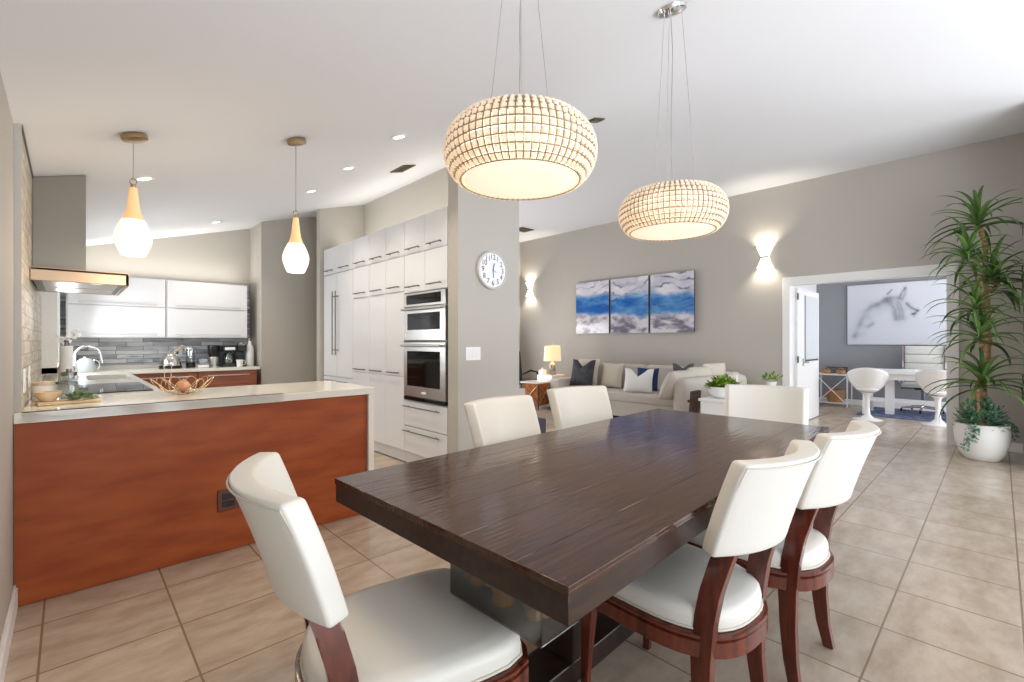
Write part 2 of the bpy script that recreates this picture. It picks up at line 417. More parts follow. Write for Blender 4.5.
# office beyond the opening
struct('wall_office_back', MB().b(11.2, 11.3, -3, 2.8, 0, 2.75), 'office')
struct('wall_office_left', MB().b(XA+.15, 11.2, 2.62, 2.74, 0, 2.75), 'trim')
struct('wall_office_right', MB().b(XA+.1, 11.3, -3.1, -3, 0, 2.75), 'office')
struct('ceiling_office', MB().b(XA+.13, 11.4, -3.1, 2.8, 2.62, 2.75), 'ceiling')
struct('baseboard_office', MB().b(11.184, 11.2, -3, 2.62, 0, .11, .004), 'trim')
def office_leaf(n, y):
    d = struct(n, MB().b(7.93, 8.3, y-.02, y+.02, .01, 2.06).b(9.05, 9.12, y-.02, y+.02, .01, 2.06).b(8.3, 9.05, y-.02, y+.02, .01, .94).b(8.3, 9.05, y-.02, y+.02, 1.97, 2.06), 'trim')
    MB().b(8.3, 9.05, y-.008, y+.008, .94, 1.97).build('pane', 'frosted', d)
    MB().b(8.3, 8.335, y-.026, y-.018, .94, 1.97).b(8.335, 9.05, y-.026, y-.018, .94, .965).build('pane_bead', 'dsteel', d)
    MB().tube([(8.2, y-.02, .93), (8.2, y-.06, .93), (8.36, y-.06, .93)], .012).b(8.18, 8.22, y-.026, y-.02, .87, .99).build('handle', 'chrome', d)
    for zz in (1.93, .98): MB().b(7.91, 7.96, y-.032, y-.02, zz-.05, zz+.05).build('hinge', 'dsteel', d)
office_leaf('door_1', 2.12)

# ------------------------------------------------------------------ kitchen peninsula and worktop
pb = thing('peninsula_cabinet', 'long reddish-orange wood peninsula panel under the white quartz worktop', 'cabinet', (0, 0, 0))
MB().b(XD+.004, 1.578, 3.2, 3.222, .004, .868).build('front_panel', 'panel', pb)
MB().b(-.13, 1.57, 3.232, 3.94, .01, .868).build('body', 'carcass', pb)
ol = tag(MB().b(.636, .75, 3.19, 3.199, .245, .375, .004).build('outlet', 'brownplate'), 'brown outlet plate on the wood peninsula panel', 'outlet')
MB().b(.66, .725, 3.186, 3.19, .27, .305, .003).b(.66, .725, 3.186, 3.19, .315, .35, .003).build('socket', 'black', ol)
wt = thing('worktop', 'white quartz worktop with waterfall end running round the kitchen', 'worktop')
MB().b(XD+.003, 1.0, 3.175, 3.225, .872, .92).b(XT+.002, 1.625, 3.175, 3.98, .872, .92, .003).b(1.582, 1.625, 3.175, 3.98, .002, .872, .003).build('peninsula_slab', 'quartz', wt)
mb = MB().b(XT+.002, .47, 3.982, 5.5, .88, .92); mb.b(XT+.002, .12, 5.5, 6.2, .88, .92); mb.b(.42, .47, 5.5, 6.2, .88, .92); mb.b(XT+.002, .47, 6.2, YB-.018, .88, .92)
mb.b(.47, 1.865, 6.87, YB-.018, .88, .92, .002)
mb.build('wall_side_slab', 'quartz', wt)
MB().b(XT+.002, 1.89, YB-.017, YB-.002, .92, .962).build('upstand', 'quartz', wt)
sk = tag(MB().b(.12, .42, 5.5, 6.2, .70, .71).b(.12, .125, 5.5, 6.2, .7, .879).b(.415, .42, 5.5, 6.2, .7, .879).b(.12, .42, 5.5, 5.505, .7, .879).b(.12, .42, 6.195, 6.2, .7, .879).build('kitchen_sink', 'steel'), 'undermounted steel sink below the arched faucet', 'sink')
# base units under the wall-side worktop
bu = thing('base_cabinet', 'low white base cabinet under the sink and cooktop', 'cabinet')
MB().b(XT+.004, .44, 3.985, 5.45, .01, .878).b(XT+.004, .44, 6.25, YB-.02, .01, .878).b(.425, .44, 5.45, 6.25, .01, .878).build('body', 'carcass', bu)
def base_drawers(x0, x1, label):
    t = thing('drawer_cabinet', label, 'cabinet', group=None)
    MB().b(x0, x1, 6.92, YB-.02, .01, .878).build('body', 'drawer_wood', t)
    for z0, z1 in ((.70, .872), (.42, .695), (.12, .415)):
        d = MB().b(x0+.004, x1-.004, 6.9, 6.92, z0, z1, .002).build('drawer', 'drawer_wood', t)
        zz = z1-.05
        MB().tube([(x0+.1, 6.865, zz), (x1-.1, 6.865, zz)], .006).tube([(x0+.13, 6.9, zz), (x0+.13, 6.865, zz)], .004).tube([(x1-.13, 6.9, zz), (x1-.13, 6.865, zz)], .004).build('handle', 'steel', d)
base_drawers(.50, 1.165, 'red-brown drawer unit under the back worktop, below the round toaster')
base_drawers(1.168, 1.835, 'red-brown drawer unit under the back worktop, below the coffee makers')

def flap_cabinet(x0, x1, label):
    t = thing('wall_cabinet', label, 'cabinet')
    MB().b(x0, x1, 7.14, YB-.016, 1.30, 2.02, .002).build('body', 'gloss', t)
    for z0, z1 in ((1.312, 1.668), (1.676, 2.01)):
        d = MB().b(x0+.012, x1-.006, 7.118, 7.138, z0, z1, .003).build('door', 'gloss', t)
        xa, xb = x0+.1, x1-.09
        MB().b(xa, xb, 7.098, 7.104, z0+.02, z0+.034, .002).b(xa+.05, xa+.06, 7.1, 7.118, z0+.022, z0+.032).b(xb-.06, xb-.05, 7.1, 7.118, z0+.022, z0+.032).build('handle', 'steel', d)
flap_cabinet(-.025, .868, 'glossy white two-flap wall cabinet beside the range hood')
flap_cabinet(.871, 1.775, 'glossy white two-flap wall cabinet above the coffee makers')

# range hood
hd = thing('range_hood', 'steel wall range hood with grey chimney over the cooktop', 'range hood')
y0, y1, x1, zb = 3.93, 4.83, .285, 1.62
MB().loft([[(XT+.002, 4.2, 1.70), (.082, 4.2, 1.70), (.082, 4.56, 1.70), (XT+.002, 4.56, 1.70)],
           [(XT+.002, 4.2, ceil_z(XT)-.004), (.082, 4.2, ceil_z(.082)-.004), (.082, 4.56, ceil_z(.082)-.004), (XT+.002, 4.56, ceil_z(XT)-.004)]]).build('chimney', 'hoodcol', hd)
MB().b(XT+.002, x1, y0, y0+.02, zb, zb+.08, .004).b(XT+.002, x1, y1-.02, y1, zb, zb+.08, .004).b(x1-.02, x1, y0, y1, zb, zb+.08, .004).b(XT+.002, x1, y0, y1, zb+.065, zb+.08).build('canopy', 'copper', hd)
MB().b(XT+.01, x1-.022, y0+.022, y1-.022, zb+.008, zb+.012).build('underside', 'black', hd)
for k in range(2):
    ya = y0+.06+k*.41
    f = MB()
    for j in range(6):
        f.b(XT+.05, x1-.05, ya+j*.06, ya+j*.06+.04, zb+.001, zb+.006, .001)
    f.build('filter', 'steel', hd)
for xx in (0.0, .13):
    MB().lathe([(0, 0), (.03, 0)], (xx, y0+.045, zb+.005), 16).build('light_lens', 'can', hd)
    light('SPOT', (xx, y0+.06, zb-.01), 1.5, (255, 244, 226), .03, aim=(-.1, .1, -1), parent=hd, spot=150, blend=.8)
ct = tag(MB().b(.0, .42, 4.02, 4.86, .921, .927, .002).build('cooktop', 'blackglass'), 'black glass cooktop set in the worktop under the hood', 'cooktop')
for x, y, r in ((.12, 4.22, .085), (.3, 4.22, .07), (.12, 4.62, .07), (.3, 4.62, .085)):
    MB().lathe([(r, 0), (r+.004, 0)], (x, y, .9275), 28).build('burner_ring', 'dsteel', ct)

# ------------------------------------------------------------------ tall cabinets, refrigerator, ovens (front plane X = XC)
def front(parent, y0, y1, z0, z1, name='door', mat='gloss', handle=None):
    d = MB().b(XC, XC+.02, y0+.0025, y1-.0025, z0+.0025, z1-.0025, .002).build(name, mat, parent)
    if handle:
        ya, yb, za, zb_ = handle
        h = MB()
        if abs(yb-ya) > abs(zb_-za):
            h.tube([(XC-.032, ya, za), (XC-.032, yb, za)], .0065); s = .12*(yb-ya)
            for yy in (ya+s, yb-s): h.tube([(XC+.002, yy, za), (XC-.032, yy, za)], .005)
        else:
            h.tube([(XC-.04, ya, za), (XC-.04, ya, zb_)], .008); s = .08*(zb_-za)
            for zz in (za+s, zb_-s): h.tube([(XC+.002, ya, zz), (XC-.04, ya, zz)], .006)
        h.build('handle', 'dsteel', d)
    return d
ZT, Z1, Z2, Z3, ZK = 2.49, 2.137, 1.774, .893, .13
cols = [6.325, 5.90, 5.428, 5.01, 4.62, 4.236, 3.85, 3.478]
fr = thing('refrigerator', 'built-in refrigerator with glossy white doors and two tall bar handles', 'refrigerator')
MB().b(XC+.024, 3.07, cols[2]+.004, cols[0]-.004, .012, Z1-.006).build('body', 'carcass', fr)
front(fr, cols[1], cols[0]-.004, .80, Z1-.004, handle=(cols[1]+.05, cols[1]+.05, 1.08, 1.9))
front(fr, cols[2]+.004, cols[1], .80, Z1-.004, handle=(cols[1]-.05, cols[1]-.05, 1.08, 1.9))
front(fr, cols[2]+.004, cols[0]-.004, ZK, .795, 'drawer', handle=(cols[2]+.12, cols[0]-.12, .745, .745))
MB().b(XC+.05, XC+.07, cols[2]+.004, cols[0]-.004, .012, ZK-.003).build('kick_plate', 'carcass', fr)
oc = thing('overhead_cabinet', 'glossy white two-door cabinet above the refrigerator', 'cabinet')
MB().b(XC+.024, 3.07, cols[2]+.004, cols[0]-.004, Z1, ZT).build('body', 'carcass', oc)
for a, b in ((1, 0), (2, 1)):
    front(oc, cols[a]+(.004 if a == 2 else 0), cols[b]-(.004 if b == 0 else 0), Z1, ZT, handle=(cols[a]+.1, cols[b]-.1, Z1+.05, Z1+.05))
for k, lb in ((2, 'tall glossy white pantry cabinet next to the refrigerator'), (3, 'tall glossy white pantry cabinet, the middle one of three'), (4, 'tall glossy white pantry cabinet next to the wall ovens')):
    a, b = cols[k+1], cols[k]-.002
    t = thing('pantry_cabinet', lb, 'cabinet')
    MB().b(XC+.024, 3.07, a+.002, b, .012, ZT).build('body', 'carcass', t)
    hy = (a+.07, b-.07)
    front(t, a, b, Z1, ZT, handle=(*hy, Z1+.05, Z1+.05))
    front(t, a, b, Z2, Z1, handle=(*hy, Z2+.05, Z2+.05))
    front(t, a, b, Z3, Z2, handle=(*hy, Z3+.035, Z3+.035))
    front(t, a, b, ZK, Z3)
    MB().b(XC+.05, XC+.07, a, b, .012, ZK-.003).build('kick_plate', 'carcass', t)
t = thing('oven_cabinet', 'tall white oven housing with four small doors above and two drawers below', 'cabinet')
ya, yb = cols[7]+.002, cols[5]-.002
MB().b(XC+.024, 3.07, ya, yb, .012, .655).b(XC+.024, 3.07, ya, yb, Z2-.03, ZT).b(XC+.024, 3.07, ya, ya+.012, .655, Z2-.03).b(XC+.024, 3.07, yb-.012, yb, .655, Z2-.03).build('body', 'carcass', t)
for a, b in ((cols[7], cols[6]), (cols[6], yb)):
    front(t, a, b, Z1, ZT, handle=(a+.07, b-.07, Z1+.05, Z1+.05))
    front(t, a, b, Z2-.028, Z1, handle=(a+.07, b-.07, Z2+.03, Z2+.03))
front(t, cols[7], yb, .40, .65, 'drawer', handle=(cols[7]+.09, yb-.02, .60, .60))
front(t, cols[7], yb, ZK, .395, 'drawer', handle=(cols[7]+.09, yb-.02, .35, .35))
MB().b(XC+.05, XC+.07, ya, yb, .012, ZK-.003).build('kick_plate', 'carcass', t)
# microwave and wall oven
ya, yb = cols[7]+.016, cols[5]-.016
XO = XC-.012
mw = thing('microwave_oven', 'stainless built-in microwave above the wall oven', 'microwave')
MB().b(XC+.01, 3.0, ya, yb, 1.262, 1.738).build('body', 'dsteel', mw)
MB().b(XO, XC+.012, ya, yb, 1.602, 1.738, .003).build('control_panel', 'steel', mw)
MB().b(XO-.002, XO, ya+.07, yb-.05, 1.625, 1.72, .001).build('display', 'blackglass', mw)
d = MB().b(XO, XC+.012, ya, yb, 1.268, 1.594, .003).build('door', 'steel', mw)
MB().b(XO-.002, XO, ya+.085, yb-.07, 1.37, 1.535, .001).build('window', 'blackglass', d)
MB().tube([(XO-.04, ya+.02, 1.573), (XO-.04, yb-.02, 1.573)], .011).tube([(XO, ya+.05, 1.573), (XO-.04, ya+.05, 1.573)], .007).tube([(XO, yb-.05, 1.573), (XO-.04, yb-.05, 1.573)], .007).build('handle', 'steel', d)
MB().b(XO-.002, XO, yb-.05, yb-.025, 1.30, 1.34, .001).build('sticker', 'bottle', d)
ov = thing('wall_oven', 'stainless single wall oven with dark window below the microwave', 'oven')
MB().b(XC+.01, 3.0, ya, yb, .665, 1.254).build('body', 'dsteel', ov)
d = MB().b(XO, XC+.012, ya, yb, .71, 1.248, .003).build('door', 'steel', ov)
MB().b(XO-.002, XO, ya+.085, yb-.065, .81, 1.16, .001).build('window', 'blackglass', d)
MB().tube([(XO-.045, ya+.02, 1.215), (XO-.045, yb-.02, 1.215)], .012).tube([(XO, ya+.05, 1.215), (XO-.045, ya+.05, 1.215)], .008).tube([(XO, yb-.05, 1.215), (XO-.045, yb-.05, 1.215)], .008).build('handle', 'steel', d)
MB().b(XO-.003, XO, 3.81, 3.89, .742, .764, .001).build('badge', 'trim', d)
MB().b(XO, XC+.012, ya, yb, .668, .702, .002).build('vent_strip', 'blackglass', ov)

# ------------------------------------------------------------------ clock and switch on the pier wall
YW = 3.318
ck = thing('wall_clock', 'round white wall clock with black numerals on the grey pier wall', 'clock', (2.885, YW-.002, 1.925))
R = .178
MB().lathe([(0, 0), (R, 0), (R, -.03), (R-.012, -.036), (R-.02, -.026), (0, -.026)], n=48, axis='Y').build('case', M('clock_case', (206, 204, 200), .3), ck)
MB().lathe([(0, -.0275), (R-.019, -.0275)], n=48, axis='Y').build('face', 'white', ck)
dg = None
nm = bmesh.new()
for h in range(1, 13):
    cu = bpy.data.curves.new('n', 'FONT'); cu.body = str(h); cu.size = .068; cu.align_x = 'CENTER'; cu.align_y = 'CENTER'; cu.offset = 0.0; cu.resolution_u = 6
    to = bpy.data.objects.new('n', cu); COL.objects.link(to)
    bpy.context.view_layer.update(); dg = bpy.context.evaluated_depsgraph_get()
    me = bpy.data.meshes.new_from_object(to.evaluated_get(dg))
    a = pi/2-h*pi/6
    me.transform(Matrix.Translation((.122*cos(a), -.0285, .122*sin(a))) @ Matrix.Rotation(pi/2, 4, 'X'))
    nm.from_mesh(me); bpy.data.objects.remove(to); bpy.data.curves.remove(cu); bpy.data.meshes.remove(me)
x = MB(); x.bm.free(); x.bm = nm; x.build('numerals', 'ink', ck, smooth=False, fixn=False)
def hand(name, ang, ln, w):
    c, s_ = cos(ang), sin(ang)
    MB().box((c*ln*.4, -.031, s_*ln*.4), (ln, .002, w), rot=Matrix.Rotation(-ang, 3, 'Y')).build(name, 'ink', ck)
hand('hour_hand', pi/2-radians(14), .075, .008); hand('minute_hand', -pi/2+radians(6), .08, .006); hand('second_hand', -radians(24), .05, .003)
sw = tag(MB().b(2.583, 2.755, YW-.008, YW-.001, 1.085, 1.205, .003).build('light_switch', 'white'), 'white three-gang light switch plate on the grey pier wall', 'light switch')
for k in range(3): MB().b(2.602+k*.048, 2.638+k*.048, YW-.012, YW-.008, 1.11, 1.18, .002).build('rocker', 'trim', sw)
for y, lb in ((3.40, 'white outlet plate on the tiled wall nearest the painted wall'), (3.78, 'white outlet plate on the tiled wall beside the glass jar')):
    o = tag(MB().b(XT+.001, XT+.008, y-.04, y+.04, 1.0, 1.12, .002).build('wall_outlet', 'white'), lb, 'outlet')
    MB().b(XT+.008, XT+.01, y-.018, y+.018, 1.02, 1.05, .001).b(XT+.008, XT+.01, y-.018, y+.018, 1.07, 1.1, .001).build('socket', 'trim', o)
o = tag(MB().b(1.0, 1.09, YB-.022, YB-.015, 1.06, 1.18, .002).build('wall_outlet', 'white'), 'white outlet plate on the grey stone backsplash', 'outlet')
MB().b(1.015, 1.045, YB-.03, YB-.022, 1.09, 1.13, .002).build('plug', 'black', o)

# ------------------------------------------------------------------ pendants over the peninsula
def mini_pendant(x, y, label):
    zc = ceil_z(x)
    t = thing('pendant_light', label, 'pendant light', (x, y, 0), group=None)
    R2 = Matrix.Rotation(-math.atan(.285), 4, 'Y')
    m = MB().lathe([(0, -.004), (.06, -.004), (.064, -.012), (.062, -.03), (.012, -.036), (0, -.036)], n=28)
    bmesh.ops.transform(m.bm, matrix=Matrix.Translation((0, 0, zc)) @ R2, verts=m.bm.verts)
    m.build('canopy', 'brass', t)
    MB().tube([(0, 0, 2.17), (0, 0, zc-.03)], .003, 6).build('cord', 'steel', t)
    MB().tube([(.016*cos(a), 0, 2.155+.016*sin(a)) for a in [2*pi*k/14 for k in range(15)]], .003, 6).lathe([(.008, 2.11), (.012, 2.125), (.012, 2.14), (.004, 2.143)], n=14).build('hanging_ring', 'brass', t)
    MB().lathe([(.0, 2.122), (.018, 2.12), (.022, 2.08), (.028, 2.02), (.035, 1.98), (.048, 1.945), (.052, 1.938)], n=28).build('shade_neck', 'pendneck', t)
    MB().lathe([(.052, 1.938), (.07, 1.90), (.082, 1.865), (.087, 1.84), (.083, 1.81), (.071, 1.775), (.057, 1.742), (.05, 1.74), (0, 1.742)], n=28).build('glass_shade', 'pendglow', t)
    light('POINT', (0, 0, 1.66), 4, (255, 232, 200), .08, parent=t)
mini_pendant(.262, 3.36, 'teardrop glass pendant over the peninsula, beside the range hood')
mini_pendant(1.15, 3.40, 'teardrop glass pendant over the peninsula end near the tall cabinets')

# ------------------------------------------------------------------ crystal chandeliers over the table
def chandelier(x, y, label, base=None):
    t = thing('crystal_pendant', label, 'pendant light', (x, y, 0), group=None)
    zc = ceil_z(x); R2 = Matrix.Rotation(-math.atan(.285), 4, 'Y')
    m = MB().lathe([(0, -.002), (.075, -.002), (.07, -.018), (.03, -.03), (0, -.032)], n=28)
    bmesh.ops.transform(m.bm, matrix=Matrix.Translation((0, 0, zc)) @ R2, verts=m.bm.verts)
    m.build('canopy', 'chrome', t)
    for k in range(3):
        a = 2*pi*k/3+.75
        MB().tube([(.05*cos(a), .05*sin(a), zc-.03), (.12*cos(a), .12*sin(a), 2.03)], .0014, 5).build('suspension_wire', 'steel', t)
    MB().tube([(.006*sin(q*.9), .006*cos(q*.7), zc-.03+(2.04-zc+.03)*q/14) for q in range(15)], .0026, 6).build('cord', 'steel', t)
    prof = []
    nr = 9
    for j in range(nr+1):
        th = -1.02+2.07*j/nr
        prof.append((.128+.137*cos(th)**.8, 1.925+.115*sin(th)))
    fr = MB()
    nc = 64
    for k in range(nc):
        a = 2*pi*(k+.5)/nc
        fr.tube([((r+.001)*cos(a), (r+.001)*sin(a), z) for r, z in prof], .0026, 5)
    for r, z in prof:
        fr.tube([((r+.001)*cos(q), (r+.001)*sin(q), z) for q in [2*pi*i/48 for i in range(49)]], .0024, 5)
    fr.lathe([(.06, 2.018), (.2, 2.018), (.2, 2.024), (.06, 2.024)], n=40)
    fr.build('wire_frame', 'beadframe', t)
    be = MB()
    for j in range(nr):
        r, z = (prof[j][0]+prof[j+1][0])/2, (prof[j][1]+prof[j+1][1])/2
        tl = math.atan2(prof[j+1][1]-prof[j][1], prof[j+1][0]-prof[j][0])
        hl = sqrt((prof[j+1][1]-prof[j][1])**2+(prof[j+1][0]-prof[j][0])**2)
        for k in range(nc):
            a = 2*pi*k/nc
            wd = 2*pi*r/nc*.41
            q = bmesh.ops.create_cube(be.bm, size=2)
            for v in q['verts']:
                if v.co.x > 0: v.co.y *= .55; v.co.z *= .62
            mm = Matrix.Rotation(a, 4, 'Z') @ Matrix.Translation((r, 0, z)) @ Matrix.Rotation(pi/2-tl, 4, 'Y') @ Matrix.Diagonal((.0075, wd, hl*.41, 1))
            bmesh.ops.transform(be.bm, matrix=mm, verts=q['verts'])
    be.build('crystal_shade', 'crystal', t, smooth=False, fixn=False)
    MB().lathe([(0, 1.84), (.18, 1.84), (.215, 1.925), (.18, 2.0), (0, 2.0)], n=36).build('lamp_core', 'core', t)
    MB().lathe([(.0, 1.824), (.1, 1.824), (.187, 1.826), (.2, 1.83), (.2, 1.834), (0, 1.834)], n=44).build('diffuser', 'diffuser', t)
    light('AREA', (0, 0, 1.82), 5, (255, 226, 190), .4, shape='DISK', aim=(0, 0, -1), parent=t)
    return t
chandelier(1.165, 1.18, 'round crystal pendant hanging over the near half of the dining table')
chandelier(2.275, 1.18, 'round crystal pendant hanging over the far half of the dining table')

# ------------------------------------------------------------------ ceiling cans and vents
def tilted(m, x, y):
    s = -math.atan(.285) if x < 4.4 else 0
    bmesh.ops.transform(m.bm, matrix=Matrix.Translation((x, y, ceil_z(x))) @ Matrix.Rotation(s, 4, 'Y'), verts=m.bm.verts); return m
for x, y, lb in ((1.9, 4.22, 'recessed ceiling downlight, middle one of the row in front of the tall cabinets'), (1.9, 5.15, 'recessed ceiling downlight near the refrigerator'),
                 (1.9, 3.3, 'recessed ceiling downlight between the pantry cabinets and the crystal pendant'), (.4, 4.35, 'recessed ceiling downlight in front of the range hood'), (1.3, 6.6, 'recessed ceiling downlight above the back wall cabinets')):
    c = tilted(MB().lathe([(.046, -.003), (.066, -.002), (.068, -.007), (.046, -.009)], n=24), x, y).build('recessed_downlight', 'trim')
    tag(c, lb, 'ceiling light')
    tilted(MB().lathe([(0, -.004), (.045, -.004)], n=20), x, y).build('lens', 'can', c)
    light('SPOT', (x, y, ceil_z(x)-.05), 26, (255, 242, 224), .05, aim=(0, 0, -1), parent=c, spot=120, blend=.8)
for x, y, lb in ((10.5, 1.25, 'recessed ceiling light in the office above the desk, toward the door'), (10.5, .2, 'recessed ceiling light in the office above the desk, toward the plant')):
    c = MB().lathe([(.06, -.003), (.085, -.002), (.088, -.007), (.06, -.009)], (x, y, 2.62), n=24).build('recessed_downlight', 'trim')
    tag(c, lb, 'ceiling light')
    MB().lathe([(0, -.004), (.06, -.004)], (x, y, 2.62), n=20).build('lens', M('office_lens', (255, 255, 255), .4, emit=(255, 250, 240), estr=30), c)
def vent(x, y, w, l, lb, rz=0.):
    m = MB().b(-w/2, w/2, -l/2, l/2, -.012, -.001, .002)
    g = MB()
    for k in range(5):
        g.b(-w/2+.015, w/2-.015, -l/2+.02+k*(l-.04)/5, -l/2+.02+k*(l-.04)/5+.012, -.018, -.012)
    o = tilted(m, x, y).build('ceiling_vent', 'ventm'); tag(o, lb, 'air vent')
    tilted(g, x, y).build('slats', 'dsteel', o)
vent(2.52, 4.3, .15, .27, 'bronze ceiling vent near the tall white cabinets')
vent(6.9, 6.9, .35, .3, 'bronze ceiling vent in the far living-room corner')
vent(3.67, 2.69, .17, .11, 'small bronze ceiling vent half hidden behind the near crystal pendant')

# ------------------------------------------------------------------ dining table
XT0, XT1, YT0, YT1, HT = .71, 3.17, .612, 1.70, .762
tb = thing('dining_table', 'long dark-stained plank dining table with a thick top', 'table', (.732, .602, 0), radians(1.8))
L, W = 2.45, 1.066
m = MB()
ws = [.155, .2, .19, .2, .19, .15]
y = 0.
for i, w in enumerate(ws):
    w = w*W/sum(ws)
    m.b(0, L, y+.0004, y+w-.0004, HT-.012, HT, .0012)
    y += w
m.b(0, L, 0, W, HT-.02, HT-.011, .001)
m.build('tabletop', 'tabletop', tb)
MB().b(.003, L-.003, .003, W-.003, HT-.085, HT-.02, .002).build('apron', 'tableedge', tb)
for xx in (.6, 1.82):
    MB().b(xx, xx+.14, .445, .60, .09, .676, .006).build('pedestal', 'tablebase', tb)
MB().b(.4, 2.08, .45, .60, .003, .09, .006).build('floor_runner', 'tablebase', tb)
bn = thing('storage_bin', 'grey see-through bin of amber pieces hanging under the near table corner', 'bin', (.92, .945, .506), radians(1.8))
MB().b(-.09, .09, -.17, .19, .0, .006, .002).b(-.09, -.084, -.17, .19, .006, .168).b(.084, .09, -.17, .19, .006, .168).b(-.09, .09, -.17, -.164, .006, .168).b(-.09, .09, .184, .19, .006, .168).build('shell', 'acrylic', bn)
m = MB()
for k in range(26):
    m.sphere((-.055+.11*random.random(), -.13+.28*random.random(), .035+.09*random.random()), .028, (1, 1, .8), 8, 6)
m.build('amber_pieces', 'amber', bn)

# ------------------------------------------------------------------ dining chairs
def seat_outline(off=0., n=40):
    pts = []
    hw, yf, yr = .25, .235, -.245
    for i in range(n):
        a = 2*pi*i/n
        c, s_ = cos(a), sin(a)
        e = 6.0 if s_ > 0 else 2.6
        k = (abs(c)**e+abs(s_)**e)**(-1/e)
        w = hw-.018*(1-(s_*k+1)/2)
        pts.append((c*k*(w+off), s_*k*((.288 if s_ > 0 else .24)+off)))
    return pts
def make_chair(label):
    t = thing('dining_chair', label, 'chair')
    # seat cushion
    ol = seat_outline()
    loops = []
    for k, (z, sc) in enumerate(((.418, .985), (.425, 1.0), (.455, 1.004), (.472, .985), (.482, .94), (.489, .8), (.493, .5), (.494, .12))):
        loops.append([(x*sc, y*sc, z) for x, y in ol])
    MB().loft(loops).build('seat', 'leather', t, angle=60)
    MB().tube([(x*1.006, y*1.006, .424) for x, y in ol+ol[:1]], .0045, 6, cap=False).build('seat_piping', 'pipe', t)
    # wooden seat rail
    o2, o3 = seat_outline(.008), seat_outline(.018)
    MB().loft([[(x, y, .345) for x, y in o2], [(x, y, .352) for x, y in o3], [(x, y, .395) for x, y in o3], [(x, y, .401) for x, y in o2], [(x, y, .405) for x, y in o3], [(x, y, .414) for x, y in o3], [(x, y, .418) for x, y in o2]]).build('seat_rail', 'cherry', t, angle=30)
    for s_ in (-1, 1):
        # rear post: one piece from the floor to the backrest
        path = [(.212, -.205, .0), (.203, -.186, .10), (.196, -.176, .22), (.192, -.174, .34), (.187, -.181, .45), (.180, -.196, .54), (.172, -.218, .62), (.165, -.240, .69)]
        lp = []
        for i, (x, y, z) in enumerate(path):
            w = .019+.003*min(i, 4)/4 if i < 6 else .021; d = .018+.012*min(1, i/3.)
            lp.append([(s_*(x-w), y-d, z), (s_*(x+w), y-d, z), (s_*(x+w), y+d, z), (s_*(x-w), y+d, z)])
        o = MB().loft(lp); bmesh.ops.bevel(o.bm, geom=[e for e in o.bm.edges], offset=.004, segments=2, affect='EDGES')
        leg = o.build('rear_leg', 'cherry', t)
        MB().lathe([(0, -.0), (.014, 0), (.015, .006), (0, .006)], (s_*.212, -.205, .0005), 12).build('foot_pad', 'white', leg)
        path = [(.212, .258, .0), (.213, .253, .1), (.214, .244, .22), (.212, .235, .347)]
        lp = []
        for i, (x, y, z) in enumerate(path):
            w = (.014, .016, .02, .024)[i]
            lp.append([(s_*(x-w), y-w, z), (s_*(x+w), y-w, z), (s_*(x+w), y+w, z), (s_*(x-w), y+w, z)])
        o = MB().loft(lp); bmesh.ops.bevel(o.bm, geom=[e for e in o.bm.edges], offset=.004, segments=2, affect='EDGES')
        o.build('front_leg', 'cherry', t)
    # upholstered, curved backrest
    def mid(u, v):
        w = .242+.006*v
        x = u*w
        y = -.284-.072*v-.02*v*v+.078*u*u
        z = .668+.275*v
        n = Vector((-2*.078*u/w, 1, 0)).normalized()
        return Vector((x, y, z)), n
    T = .030
    nu, nv = 16, 8
    m = MB()
    F = [[None]*(nv+1) for _ in range(nu+1)]; B = [[None]*(nv+1) for _ in range(nu+1)]
    for i in range(nu+1):
        for j in range(nv+1):
            p, n = mid(2*i/nu-1, j/nv)
            F[i][j] = m.bm.verts.new(p+n*T); B[i][j] = m.bm.verts.new(p-n*T)
    for i in range(nu):
        for j in range(nv):
            m.bm.faces.new((F[i][j], F[i+1][j], F[i+1][j+1], F[i][j+1])); m.bm.faces.new((B[i][j], B[i][j+1], B[i+1][j+1], B[i+1][j]))
        m.bm.faces.new((F[i][0], B[i][0], B[i+1][0], F[i+1][0])); m.bm.faces.new((F[i][nv], F[i+1][nv], B[i+1][nv], B[i][nv]))
    for j in range(nv):
        m.bm.faces.new((F[0][j], F[0][j+1], B[0][j+1], B[0][j])); m.bm.faces.new((F[nu][j], B[nu][j], B[nu][j+1], F[nu][j+1]))
    bmesh.ops.recalc_face_normals(m.bm, faces=m.bm.faces)
    sharp = [e for e in m.bm.edges if len(e.link_faces) == 2 and e.calc_face_angle() > radians(50)]
    bmesh.ops.bevel(m.bm, geom=sharp, offset=.011, segments=3, profile=.5, affect='EDGES')
    bk = m.build('backrest', 'leather', t, angle=60)
    pts = []
    for i in range(nu+1): pts.append((2*i/nu-1, 0))
    for j in range(1, nv+1): pts.append((1, j/nv))
    for i in range(nu-1, -1, -1): pts.append((2*i/nu-1, 1))
    for j in range(nv-1, -1, -1): pts.append((-1, j/nv))
    P = []
    for u, v in pts:
        p, n = mid(u, v)
        p = p - n*(T-.0005); p.x *= .965; p.z = .668+.012+(p.z-.668)*(.251/.275)
        P.append(p)
    MB().tube(P, .0028, 6, cap=False).build('piping', 'pipe', bk)
    return t
c0 = make_chair('ivory leather dining chair at the near end of the table, facing along it')
c0.location = (.662, 1.15, 0); c0.rotation_euler = (0, 0, radians(-101)); c0['group'] = 'ivory dining chairs'
